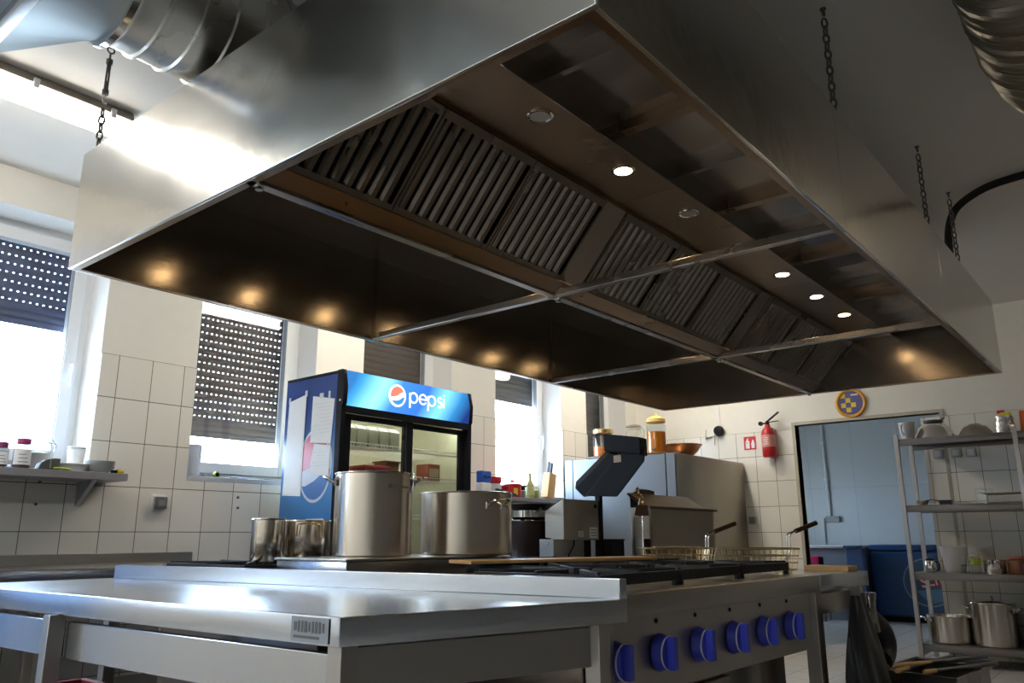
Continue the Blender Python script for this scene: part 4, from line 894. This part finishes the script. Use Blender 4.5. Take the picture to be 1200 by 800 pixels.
# emblem printed on the cooler side, and taped sheets
pe=MB(); xs_=FX0-.0006
def sdisc(P,m,name,dx=0): 
    return MB().prism(P,'x',xs_-.0008-dx,xs_-dx).build(name,m,fg)
ecy,ecz,eR=4.145,1.44,.235
def cpt(r_,a): return (ecy-r_*math.cos(math.radians(a))*.72,ecz+r_*math.sin(math.radians(a)))
sdisc([cpt(eR,a) for a in range(0,360,8)],'softwhite','side_emblem_disc')
sdisc([cpt(eR*.92,a) for a in range(30,196,8)]+[(ecy+.10,ecz-.03),(ecy,ecz+.01),(ecy-.09,ecz+.07)],'emred','side_emblem_red',.0009)
sdisc([cpt(eR*.92,a) for a in range(216,358,8)]+[(ecy-.12,ecz-.03),(ecy,ecz-.10),(ecy+.09,ecz-.13)],'emblue','side_emblem_blue',.0009)
def sheet(P,label,tapes,lines=0):
    t=thing('paper_sheet',label,'paper',(FX0-.003,sum(p[0] for p in P)/4,min(p[1] for p in P)),'paper sheets taped to the cooler side')
    o=MB().prism(P,'x',FX0-.0045,FX0-.0035).build('sheet','paper',t)
    for (a,b,c,d_) in tapes: MB().box(FX0-.0056,FX0-.0046,a,b,c,d_).build('tape_strip','tape',t)
    if lines:
        l_=MB(); ys=[p[0] for p in P]; a,b=min(ys)+.03,max(ys)-.03; zt,zb_=max(p[1] for p in P)-.06,min(p[1] for p in P)+.05
        for k in range(lines): z=zt-(zt-zb_)*k/lines; l_.box(FX0-.0049,FX0-.0045,a,b-.03*(k%3),z,z+.004)
        l_.build('faint_print','printgrey',o)
sheet([(4.455,1.87),(4.272,1.905),(4.275,1.25),(4.47,1.26)],'long white sheet taped at the rear edge of the cooler side',((4.44,4.46,1.86,1.90),(4.26,4.285,1.89,1.93)))
sheet([(4.20,1.885),(3.975,1.845),(3.995,1.565),(4.205,1.585)],'upper white printed sheet taped near the cooler front',((4.09,4.13,1.862,1.895),(4.02,4.04,1.85,1.90)),9)
sheet([(4.165,1.575),(3.995,1.552),(3.998,1.36),(4.20,1.39)],'lower white sheet on the cooler side below the printed one',((4.02,4.03,1.54,1.58),),5)
MB().box(FX0-.006,FX0-.001,4.03,4.20,1.095,1.108).build('sticker_strip','white',fg)
# ---------------------------------------------------------------- shelf under the fourth window with its things
s4=thing('wall_shelf','steel wall shelf below the fourth window, half hidden by the wide pot','shelf',(5.4,4.46,1.29),'steel wall shelves')
MB().box(4.62,6.15,4.33,4.605,1.292,1.325).build('shelf_board','ssg',s4,.002)
for x in (4.9,5.9): MB().prism([(4.605,1.292),(4.40,1.292),(4.60,1.16),(4.605,1.16)],'x',x-.012,x+.012).build('bracket','ssg',s4,.001)
z4=1.325
fb=thing('flour_bag','blue and white paper bag on the shelf right of the cooler','bag',(4.985,4.42,z4))
MB().box(4.925,5.045,4.385,4.455,z4,z4+.11).build('bag_bottom','paper',fb,.01); MB().box(4.926,5.044,4.386,4.454,z4+.11,z4+.205).build('bag_top','bagblue',fb,.008)
for dx,dz in ((.03,.16),(.075,.15)): MB().lathe([(.011,-.001),(0,-.001)],(4.926+dx,4.385,z4+dz),10,'y').build('bag_spot','paper',fb)
jr=thing('red_lid_jar','white container with red lid and spout, between blue bag and red pot','jar',(5.13,4.42,z4))
MB().lathe([(0,0),(.052,0),(.055,.01),(.055,.09),(.045,.11),(0,.11)],(5.13,4.42,z4),28).build('jar_body','bowlgrey',jr); MB().lathe([(.050,.11),(.056,.118),(.054,.16),(.048,.165),(0,.165)],(5.13,4.42,z4),28).build('lid','redp',jr); MB().tube([(5.175,4.40,z4+.155),(5.25,4.39,z4+.152)],.006,8).build('spout','black',jr)
rp=thing('red_fondue_pot','red pot with lid and black side handle on the shelf','pot',(5.36,4.43,z4))
MB().lathe([(0,0),(.07,0),(.08,.012),(.08,.105),(.076,.108),(0,.105)],(5.37,4.43,z4),32).build('pot_body','redp',rp); MB().lathe([(.088,.105),(.088,.112),(.05,.128),(.02,.133),(.016,.15),(0,.152)],(5.37,4.43,z4),32).build('lid','redp',rp); MB().tube([(5.44,4.41,z4+.10),(5.53,4.40,z4+.105)],.008,8).build('handle','black',rp); MB().obox((5.33,4.353,z4+.05),(.03,0,0),(0,.001,0),(0,0,.028)).build('sticker','yellow',rp)
rc=thing('red_carton_pack','red packet standing left of the red pot','packet',(5.25,4.45,z4)); MB().box(5.20,5.28,4.43,4.47,z4,z4+.10).build('packet_body','redp',rc,.004); MB().box(5.205,5.275,4.4285,4.43,z4+.02,z4+.06).build('packet_label','yellow',rc)
lb=MB().obox((5.20,4.36,z4+.036),(.125,0,-.018),(0,.012,.0),(.002,0,.010)); single(lb,'folder','navyd','dark tilted folder in front of the red pot','folder',(5.20,4.36,z4+.008))
bo=thing('oil_bottle','pale green oil bottle in front of the fourth window','bottle',(5.62,4.43,z4))
MB().lathe([(0,0),(.035,0),(.037,.008),(.037,.12),(.014,.16),(.012,.205),(0,.205)],(5.62,4.43,z4),24).build('bottle_body','oil',bo); MB().lathe([(.013,.205),(.014,.225),(0,.226)],(5.62,4.43,z4),16).build('cap','lime',bo); MB().lathe([(.0375,.03),(.038,.035),(.038,.10),(.0375,.105)],(5.62,4.43,z4),24).build('label','labelgreen',bo)
jar(5.53,4.45,z4,.035,.10,'small dark lidded jar left of the oil bottle','cartgrey','black',name='spice_jar')
jar(5.70,4.43,z4,.034,.115,'short pale green jar right of the oil bottle','oil','white',name='sauce_jar')
kb=thing('knife_block','pale wooden knife block with four knives leaning by the fourth window','knife block',(5.90,4.43,z4))
kd=Vector((.20,0,.98)).normalized(); kc=Vector((5.90,4.43,z4+.125))
MB().obox(kc,kd*.115,Vector((.98,0,-.2))*.052,(0,.04,0)).build('block','wood',kb,.004)
for i in range(4):
    b0=kc+kd*.112+Vector((.98,0,-.2))*(-.034+.022*i)+Vector((0,.012*(i%2),0)); MB().obox(b0+kd*.052,kd*.055,Vector((.98,0,-.2))*.006,(0,.009,0)).build('knife_handle','kniveh',kb,.002)
# ---------------------------------------------------------------- steel refrigerator in the corner
KX0,KX1,KY0,KY1,KZ=6.336,7.80,3.36,4.56,1.722
kf=thing('steel_refrigerator','large grey steel refrigerator in the room corner with jars on top','fridge',(7.07,3.96,0))
MB().box(KX0+.05,KX1,KY0,KY1,.10,KZ).build('cabinet','ssd2',kf,.004)
MB().box(KX0+.004,KX0+.05,KY0+.002,KY0+.085,.12,KZ-.004).build('door_jamb','panel',kf,.003)
MB().box(KX0,KX0+.05,KY0+.095,KY1-.10,.12,KZ-.006).build('door','panel',kf,.004)
MB().box(KX0+.004,KX0+.05,KY1-.09,KY1,.12,KZ-.004).build('door_jamb','panel',kf,.003)
MB().box(KX0+.02,KX0+.05,KY0+.085,KY0+.095,.12,KZ-.01).box(KX0+.02,KX0+.05,KY1-.10,KY1-.09,.12,KZ-.01).build('door_seal','black',kf)
MB().box(KX0+.05,KX1,KY0+.02,KY1,0,.10).build('plinth','black',kf)
MB().tube([(KX0,3.55,1.0),(KX0-.05,3.55,1.0),(KX0-.05,3.55,1.3),(KX0,3.55,1.3)],.01,8).build('door_handle','ss',kf)
kt=KZ
single(MB().quad([(6.36,3.45),(6.74,3.52),(6.70,4.33),(6.34,4.30)],kt,kt+.014),'serving_board','brown','brown serving board under the glass jugs on the refrigerator','board',(6.53,3.9,kt),bevel=.003)
kb_=kt+.014
def jug(x,y,rad,h,label,fillm,fillh,topm,name='drink_jar'):
    t=thing(name,label,'jar',(x,y,kb_))
    MB().lathe([(0,0),(rad*.9,0),(rad,.012),(rad,h*.8),(rad*.86,h*.88),(rad*.86,h*.9),(0,h*.9)],(x,y,kb_),32).build('jar_body','jglass',t)
    MB().lathe([(0,.004),(rad*.86,.004),(rad*.95,.014),(rad*.95,fillh),(0,fillh)],(x,y,kb_),32).build('drink',fillm,t)
    return t
j=jug(6.47,4.19,.098,.25,'wide glass drink jar with orange slices, at the left of the board','amber',.10,None)
MB().lathe([(.088,.225),(.1,.23),(.1,.262),(.092,.27),(0,.27)],(6.47,4.19,kb_),32).build('lid','basket',j)
MB().box(6.40,6.50,4.085,4.12,kb_+.09,kb_+.17).build('orange_slice','juice',j,.01)
c=jug(6.52,3.87,.075,.28,'clear empty glass carafe in the middle of the board',  'bowlgrey',.02,None,name='glass_carafe')
MB().tube(smooth([(6.49,3.80,kb_+.24),(6.47,3.74,kb_+.25),(6.46,3.72,kb_+.18),(6.47,3.78,kb_+.10)]),.009,8).build('handle','jglass',c)
MB().lathe([(.07,.262),(.076,.268),(.07,.285),(.02,.29),(0,.30)],(6.52,3.87,kb_),28).build('lid','chrome',c)
j=jug(6.56,3.655,.09,.33,'tall glass drink dispenser with amber drink on the refrigerator','juice',.21,None,name='drink_dispenser')
MB().lathe([(.080,.295),(.092,.30),(.09,.33),(.05,.355),(.02,.36),(.015,.38),(0,.385)],(6.56,3.655,kb_),32).build('lid','yelglass',j)
MB().lathe([(.014,-.03),(.014,0)],(6.475,3.63,kb_+.04),10,'x').build('tap','chrome',j)
cb=thing('copper_bowl','copper mixing bowl on the corner refrigerator','bowl',(6.98,3.62,kt))
MB().lathe([(0,0),(.07,0),(.10,.02),(.16,.075),(.19,.125),(.20,.128),(.20,.133),(.186,.131),(.155,.08),(.098,.028),(0,.008)],(6.98,3.62,kt),48).build('bowl_body','copper',cb)
MB().tube([(6.98+.199*math.cos(2*PI*k/48),3.62+.199*math.sin(2*PI*k/48),kt+.131) for k in range(48)],.004,6,closed=True).build('rim','copper',cb)
# ---------------------------------------------------------------- far wall items
ex_=thing('fire_extinguisher','red fire extinguisher hanging on the wall left of the doorway','fire extinguisher',(7.74,3.05,1.76))
X=7.752; Yc=3.05
MB().lathe([(0,0),(.062,0),(.068,.012),(.068,.235),(.055,.275),(.028,.30),(.024,.325),(0,.325)],(X,Yc,1.76),32).build('cylinder','red',ex_)
MB().lathe([(.0685,.10),(.0690,.105),(.0690,.215),(.0685,.22)],(X,Yc,1.76),32).build('label_band','extlabel',ex_)
lb_=MB()
for k in range(4): lb_.box(X-.0705,X-.0695,Yc-.025,Yc+.025-.01*(k%2),1.885+.02*k,1.890+.02*k)
lb_.build('label_print','paper',ex_)
MB().lathe([(.02,.325),(.02,.35),(.012,.36),(0,.36)],(X,Yc,1.76),16).build('valve','black',ex_)
MB().obox((X,Yc-.055,2.155),(0,.07,-.048),(.010,0,0),(0,.004,.006)).obox((X,Yc-.06,2.112),(0,.055,-.003),(.008,0,0),(0,0,.004)).build('lever','black',ex_)
MB().lathe([(.022,-.01),(.022,.01)],(X-.01,Yc+.065,2.10),16,'x').tube([(X,Yc,2.10),(X-.005,Yc+.06,2.10)],.008,8).build('gauge','black',ex_)
MB().box(7.80,7.842,Yc-.02,Yc+.02,1.80,2.06).build('wall_bracket','black',ex_)
sg=thing('fire_sign','square red and white fire extinguisher sign on the far wall','sign',(7.826,3.275,1.855))
MB().box(7.8235,7.8275,3.212,3.342,1.855,1.99).build('sign_plate','signred',sg,.001)
g_=MB(); xg=7.8225
def gp(P): g_.prism([(3.342-a*.13,1.855+b*.135) for a,b in P],'x',xg,xg+.0012)
gp([(.14,.10),(.46,.10),(.46,.60),(.42,.70),(.34,.74),(.34,.80),(.42,.86),(.38,.90),(.28,.84),(.22,.72),(.14,.62)])
gp([(.62,.12),(.86,.12),(.88,.40),(.82,.70),(.74,.78),(.66,.62),(.60,.42)])
g_.build('sign_symbol','paper',sg)
MB().box(7.822,7.8224,3.30,3.32,1.925,1.93).build('symbol_detail','dgrey',sg)
bd=thing('round_plaque','round plaque with navy and yellow chequers and orange rim above the doorway','plaque',(7.82,2.245,2.10))
MB().lathe([(0,-.008),(.06,-.008),(.118,-.008),(.118,0),(0,0)],(7.838,2.245,2.23),48,'x').build('plaque_face','navy',bd)
MB().tube([(7.826,2.245+.128*math.cos(2*PI*k/48),2.23+.128*math.sin(2*PI*k/48)) for k in range(48)],.016,10,closed=True).build('plaque_rim','orange',bd)
ck=MB(); q=.046
for (a,b) in ((-2,1),(-1,0),(-2,-1),(0,-1),(-1,-2)): 
    y0_=2.245-a*q; z0_=2.235+b*q
    ck.box(7.8275,7.8295,y0_-q*.96-.0,y0_,z0_,z0_+q*.96)
ck.build('yellow_squares','yellow',bd)
MB().box(7.8275,7.8295,2.245-.07,2.245-.005,2.30,2.315).build('white_mark','white',bd)
bl=thing('wall_bell','round black bell with white bracket on the far wall beside the refrigerator','bell',(7.80,3.62,2.0))
MB().lathe([(.0,-.07),(.045,-.06),(.055,-.03),(.055,-.015),(.02,0)],(7.828,3.60,2.075),28,'x').build('bell_dome','black',bl)
MB().box(7.80,7.828,3.66,3.76,2.02,2.03).box(7.80,7.828,3.66,3.67,1.93,2.03).box(7.80,7.828,3.75,3.76,2.0,2.10).build('bracket','white',bl,.001)
MB().box(7.832,7.84,3.597,3.609,2.13,2.60).build('cable_cover','white',bl)
socket(7.8275,3.298,1.152,'x','grey wall socket on the tiles right of the corner refrigerator')
for yy,lab in ((1.545,'white switch box, left one of the three behind the rack'),(1.405,'white switch box, middle one of the three behind the rack'),(1.29,'white switch box, right one of the three behind the rack')):
    t=thing('switch_box',lab,'switch',(7.81,yy,1.65),'switch boxes on the tiles behind the rack'); MB().box(7.79,7.828,yy-.04,yy+.04,1.655,1.735).build('switch_case','bowlgrey',t,.006); MB().box(7.785,7.79,yy-.026,yy+.026,1.67,1.72).build('rocker','white',t,.002)
# ---------------------------------------------------------------- steel rack
RX0,RX1,RY0,RY1=7.27,7.76,.10,1.755
rk=thing('steel_rack','four tier stainless rack beside the doorway holding pots and bowls','shelving rack',(7.5,.95,0))
for z in (1.79,1.24,.70,.155):
    MB().box(RX0,RX1,RY0,RY1,z-.012,z).box(RX0,RX0+.018,RY0,RY1,z-.055,z-.012).box(RX1-.018,RX1,RY0,RY1,z-.055,z-.012).build('shelf','rackdk',rk,.002)
for (x,y) in ((RX0-.012,RY1-.022),(RX1-.02,RY1-.022),(RX0-.012,.868),(RX0-.012,RY0),(RX1-.02,RY0)):
    MB().box(x,x+.032,y,y+.032,.0,1.83 if x<7.5 else 1.79).build('post','rackst',rk,.002)
MB().box(RX0+.05,RX1-.05,RY1-.012,RY1,.06,.10).build('foot_rail','rackst',rk)
def on(z): return z
pc_=thing('plastic_pitcher','frosted plastic pitcher at the left end of the rack top','pitcher',(7.385,1.68,1.79))
MB().lathe([(0,0),(.045,0),(.062,.14),(.068,.15),(.064,.15),(.05,.02),(0,.006)],(7.385,1.68,1.79),28).build('pitcher_body','whitet',pc_); MB().tube(smooth([(7.33,1.70,1.92),(7.305,1.71,1.90),(7.305,1.705,1.85),(7.34,1.69,1.83)]),.008,8).build('handle','whitet',pc_)
b1=thing('steel_bowl','shiny steel bowl upside down on the rack top with dark foot','bowl',(7.52,1.50,1.79))
MB().lathe([(.165,0),(.17,.004),(.16,.03),(.135,.09),(.095,.132),(.06,.142),(0,.143)],(7.52,1.50,1.79),44).build('bowl_body','chrome',b1); MB().lathe([(.062,.142),(.075,.148),(.078,.165),(.05,.17),(0,.165)],(7.52,1.50,1.79),24).tube([(7.50,1.44,1.95),(7.50,1.40,1.972)],.006,6).build('foot_ring','dgrey',b1)
b2=thing('steel_bowl','dull dark steel bowl upside down, right of the shiny bowl','bowl',(7.60,1.21,1.79))
MB().lathe([(.132,0),(.135,.004),(.12,.05),(.086,.095),(.05,.110),(0,.113)],(7.60,1.20,1.79),40).build('bowl_body','dullst',b2); MB().lathe([(.04,.109),(.045,.117),(.0,.117)],(7.60,1.20,1.79),20).build('foot_ring','dullst',b2)
def crump(x,y,z,w,d,h,m,seed):
    rr_=random.Random(seed); b=MB(); rs=[]
    for k in range(9):
        t_=k/8; row=[]
        for q in range(20):
            a=2*PI*q/20; c,s=math.cos(a),math.sin(a); sq=max(abs(c),abs(s))**.7; f_=(1-.10*t_*t_)*(1+rr_.uniform(-.05,.05)); row.append((x+d*c/sq*f_,y+w*s/sq*f_,z+h*t_))
        rs.append(row)
    return b.ring(rs)
fb_=thing('foil_bag','silver foil bag with red and yellow top on the rack','bag',(7.50,.965,1.79))
crump(7.50,.965,1.79,.066,.05,.15,'foilbag',3).build('bag_body','foilbag',fb_); crump(7.50,.955,1.94,.045,.03,.03,'redp',4).build('bag_clip','yellow',fb_); crump(7.50,.985,1.965,.03,.022,.025,'redp',5).build('bag_tie','redp',fb_)
ob=thing('orange_bag','bright orange plastic bag at the right photo edge of the rack top','bag',(7.55,.80,1.79))
crump(7.55,.80,1.79,.07,.06,.14,'orangebag',8).build('bag_body','orangebag',ob); crump(7.55,.83,1.93,.035,.03,.05,'orangebag',9).build('bag_knot','orangebag',ob)
# second shelf
ld=thing('ladle','steel ladle lying at the left end of the rack second shelf','ladle',(7.36,1.62,1.24))
prof_=[(0,0),(.03,.004),(.046,.022),(.05,.04),(.047,.04),(.028,.008),(0,.005)]
MB().lathe(prof_,(7.36,1.62,1.24),24).build('ladle_bowl','chrome',ld); MB().tube(smooth([(7.40,1.60,1.279),(7.45,1.57,1.29),(7.60,1.50,1.275)]),.006,8).build('handle','chrome',ld)
sb_=thing('small_dark_box','small dark box on the rack second shelf','box',(7.38,1.455,1.24)); MB().box(7.34,7.42,1.41,1.495,1.24,1.268).build('box_body','navyd',sb_,.004); MB().box(7.335,7.425,1.405,1.50,1.268,1.278).build('lid','navyd',sb_,.003)
single(MB().box(7.35,7.55,1.20,1.39,1.24,1.252),'thin_tray','bowlgrey','thin pale sheet lying on the rack second shelf','tray',(7.45,1.3,1.24),bevel=.002)
hk=thing('clear_box','clear plastic box behind the pan on the second shelf','box',(7.66,1.21,1.24)); MB().box(7.60,7.72,1.15,1.27,1.24,1.37).build('box_body','jglass',hk,.004); MB().box(7.596,7.60,1.19,1.24,1.335,1.34).build('box_mark','grey',hk)
gn=thing('gastro_pan','grey steel food pan at the right of the rack second shelf','pan',(7.5,.95,1.24))
MB().quad([(7.33,.66),(7.66,.66),(7.66,1.15),(7.33,1.15)],1.24,1.318).build('pan_body','dullst',gn,.012); MB().box(7.31,7.68,.64,1.17,1.318,1.326).build('pan_rim','dullst',gn,.002)
# third shelf
ke=thing('steel_jug','small shiny steel jug with black lid at the left of the third shelf','jug',(7.40,1.63,.70))
MB().lathe([(0,0),(.04,0),(.043,.01),(.036,.085),(.030,.095),(0,.096)],(7.40,1.63,.70),24).build('jug_body','chrome',ke); MB().lathe([(.033,.096),(.035,.108),(.01,.115),(0,.12)],(7.40,1.63,.70),20).build('lid','black',ke); MB().tube(smooth([(7.40,1.595,.79),(7.40,1.565,.78),(7.40,1.565,.72),(7.40,1.59,.715)]),.006,8).build('handle','black',ke)
pt=thing('plastic_bucket','tall frosted white plastic bucket on the third shelf','bucket',(7.47,1.46,.70))
MB().lathe([(0,0),(.072,0),(.104,.205),(.108,.21),(.102,.21),(.07,.008),(0,.006)],(7.47,1.46,.70),36).build('bucket_body','whitet',pt); MB().lathe([(.06,.01),(.06,.09),(0,.09)],(7.47,1.46,.70),28).build('contents','bowlgrey',pt); MB().tube([(7.47+.1085*math.cos(2*PI*k/36),1.46+.1085*math.sin(2*PI*k/36),.902) for k in range(36)],.003,6,closed=True).build('rim','whitet',pt)
jar(7.38,1.375,.70,.03,.085,'little clear glass left of the green topped glass','','',name='drinking_glass',cat='glass')
gj=thing('green_jar','glass jar with green band on the third shelf','jar',(7.40,1.30,.70)); MB().lathe([(0,0),(.036,0),(.036,.135),(.034,.135),(.034,.005),(0,.004)],(7.40,1.30,.70),24).build('jar_body','jglass',gj); MB().lathe([(.0345,.07),(.0385,.07),(.0385,.118),(.0345,.118)],(7.40,1.30,.70),24).build('green_band','green',gj); MB().lathe([(.038,.135),(.038,.15),(0,.152)],(7.40,1.30,.70),20).build('lid','bowlgrey',gj)
pot(7.43,1.175,.70,.078,.105,'small steel canister on the third shelf of the rack',handles='',group=None,m='chrome',rim='chrome',name='steel_canister')
bj=thing('brown_jar','big brown jar with red lid at the right of the third shelf','jar',(7.45,1.0,.70)); MB().lathe([(0,0),(.085,0),(.09,.01),(.09,.10),(.07,.115),(0,.115)],(7.45,1.0,.70),32).build('jar_body','brownp',bj); MB().lathe([(.075,.115),(.088,.118),(.088,.135),(0,.138)],(7.45,1.0,.70),32).build('lid','brickred',bj)
single(MB().lathe([(0,0),(.035,0),(.035,.09),(.02,.10),(0,.10)],(7.34,.955,.70),20),'dark_bottle','jam','dark little bottle in front of the brown jar','bottle',(7.34,.955,.70))
# bottom shelf pots
pot(7.50,1.565,.155,.165,.205,'wide low steel pot at the left of the rack bottom shelf',ha=math.radians(-55),group=None,name='stock_pot',m='potd',hz=.175)
tpp=pot(7.47,1.235,.155,.160,.320,'tall steel pot in the middle of the rack bottom shelf',ha=math.radians(-100),group=None,name='stock_pot',m='potd',hz=.27)
lid=thing('pot_lid','steel lid with knob on the tall pot of the bottom shelf','lid',(7.47,1.235,.479)); MB().lathe([(.158,0),(.158,.004),(.10,.018),(0,.022)],(7.47,1.235,.479),40).build('lid_plate','chrome',lid); MB().tube(smooth([(7.44,1.235,.499),(7.44,1.235,.525),(7.50,1.235,.525),(7.50,1.235,.499)]),.006,8).build('lid_handle','chrome',lid)
pot(7.47,.895,.155,.15,.25,'dark steel pot at the right of the rack bottom shelf',ha=math.radians(200),group=None,name='stock_pot',m='dullst',rim='dullst',hz=.2)
# ---------------------------------------------------------------- far room things
cf=thing('chest_freezer','dark blue chest freezer with round emblem in the far room','freezer',(10.95,2.65,0))
FZX,FZY0,FZY1,FZZ=10.5,2.10,2.98,.885
MB().box(FZX,11.15,FZY0,FZY1,.06,FZZ-.07).build('freezer_body','frz',cf,.03); MB().box(FZX-.01,11.16,FZY0-.01,FZY1+.01,FZZ-.065,FZZ).build('lid','frz',cf,.02); MB().box(FZX+.04,11.1,FZY0+.04,FZY1-.04,0,.06).build('plinth','black',cf)
cyy,czz=2.36,.46
def fdisc(r0,m,name,dx,sy=1.0): return MB().prism([(cyy+r0*math.cos(2*PI*k/48)*sy,czz+r0*math.sin(2*PI*k/48)) for k in range(48)],'x',FZX-.001-dx,FZX-dx).build(name,m,cf)
fdisc(.275,'emring','emblem_ring',0); fdisc(.258,'frz2','emblem_disc',.0012)
MB().prism([(2.47,.50),(2.42,.56),(2.30,.585),(2.16,.56),(2.12,.47),(2.18,.41),(2.32,.40),(2.44,.42)],'x',FZX-.0036,FZX-.0024).build('emblem_red','emredd','' or cf)
text('emblem_lettering','Sch',.17,(FZX-.0042,2.33,.475),(0,-1,.22),(0,.22,1),'paperd',cf,.0006)
MB().prism([(2.50,.36),(2.20,.40),(2.12,.37),(2.16,.27),(2.36,.22)],'x',FZX-.0036,FZX-.0024).build('emblem_sweep','frzlight',cf)
bn=thing('work_bench','grey bench with pale top along the far room wall','bench',(10.75,3.6,0))
MB().box(10.28,11.2,3.08,4.35,.845,.870).build('bench_top','bowlgrey',bn,.003); MB().box(10.32,11.18,3.10,4.33,0,.845).build('bench_body','greyblue',bn,.003)
bi=thing('blue_bin','blue plastic bin between the bench and the blue freezer','bin',(10.33,3.04,0)); MB().quad([(10.10,2.95),(10.24,2.95),(10.24,3.14),(10.10,3.14)],0,.85).build('bin_body','bin',bi,.01); MB().box(10.08,10.26,2.99,3.16,.85,.878).build('bin_lid','bin',bi,.004)
pj=thing('pink_canister','bright pink canister on a stand in front of the grey bench','canister',(10.15,3.56,.60)); MB().box(10.10,10.24,3.47,3.64,.60,.755).build('canister_body','pink',pj,.02); MB().box(10.11,10.23,3.455,3.475,.62,.74).build('canister_end','black',pj,.006)
sd=thing('low_stand','low dark stand under the pink canister','stand',(10.17,3.56,0)); MB().box(10.06,10.27,3.42,3.72,.575,.60).build('stand_top','dgrey',sd,.003)
for p in ((10.08,3.44),(10.25,3.44),(10.08,3.70),(10.25,3.70)): MB().box(p[0]-.012,p[0]+.012,p[1]-.012,p[1]+.012,0,.575).build('leg','dgrey',sd)
cd=thing('wall_conduit','white conduit with grey switch box on the far room wall','conduit',(11.28,3.66,1.2))
MB().tube([(11.28,3.665,1.26),(11.28,3.66,2.75)],.022,12).build('conduit_pipe','bowlgrey',cd)
for z in (1.75,2.25): MB().box(11.27,11.30,3.63,3.70,z-.01,z+.01).build('pipe_clip','white',cd)
MB().box(11.24,11.298,3.53,3.72,1.17,1.25).build('switch_case','grey',cd,.01); MB().tube([(11.285,3.75,1.22),(11.285,3.755,.88)],.008,8).tube([(11.28,3.72,1.22),(11.285,3.75,1.22)],.008,8).build('cable','grey',cd)

# ------------------------------------------------------------------ world and view
wd=bpy.data.worlds.new('sky'); sc.world=wd; wd.use_nodes=True; nt=wd.node_tree; nt.nodes.clear()
o=N(nt,'ShaderNodeOutputWorld'); bg=N(nt,'ShaderNodeBackground',Strength=WORLD); 
gtc=N(nt,'ShaderNodeTexCoord'); gs=N(nt,'ShaderNodeSeparateXYZ'); nt.links.new(gtc.outputs['Generated'],gs.inputs[0])
gr=N(nt,'ShaderNodeValToRGB'); ge_=gr.color_ramp.elements; ge_[0].position=.46; ge_[0].color=(.20,.25,.30,1); ge_[1].position=.52; ge_[1].color=(.56,.76,1,1)
gm=N(nt,'ShaderNodeMapRange'); gm.inputs['From Min'].default_value=-1; nt.links.new(gs.outputs[2],gm.inputs[0]); nt.links.new(gm.outputs[0],gr.inputs[0]); nt.links.new(gr.outputs[0],bg.inputs[0])
nt.links.new(bg.outputs[0],o.inputs[0])
sc.view_settings.view_transform='Standard'; sc.view_settings.look='None'; sc.view_settings.exposure=EXPO; sc.view_settings.gamma=1; sc.view_settings.use_curve_mapping=False
cy_=sc.cycles; cy_.use_denoising=True; cy_.max_bounces=8; cy_.diffuse_bounces=5; cy_.glossy_bounces=5; cy_.transparent_max_bounces=12; cy_.sample_clamp_indirect=6; cy_.caustics_reflective=False; cy_.caustics_refractive=False
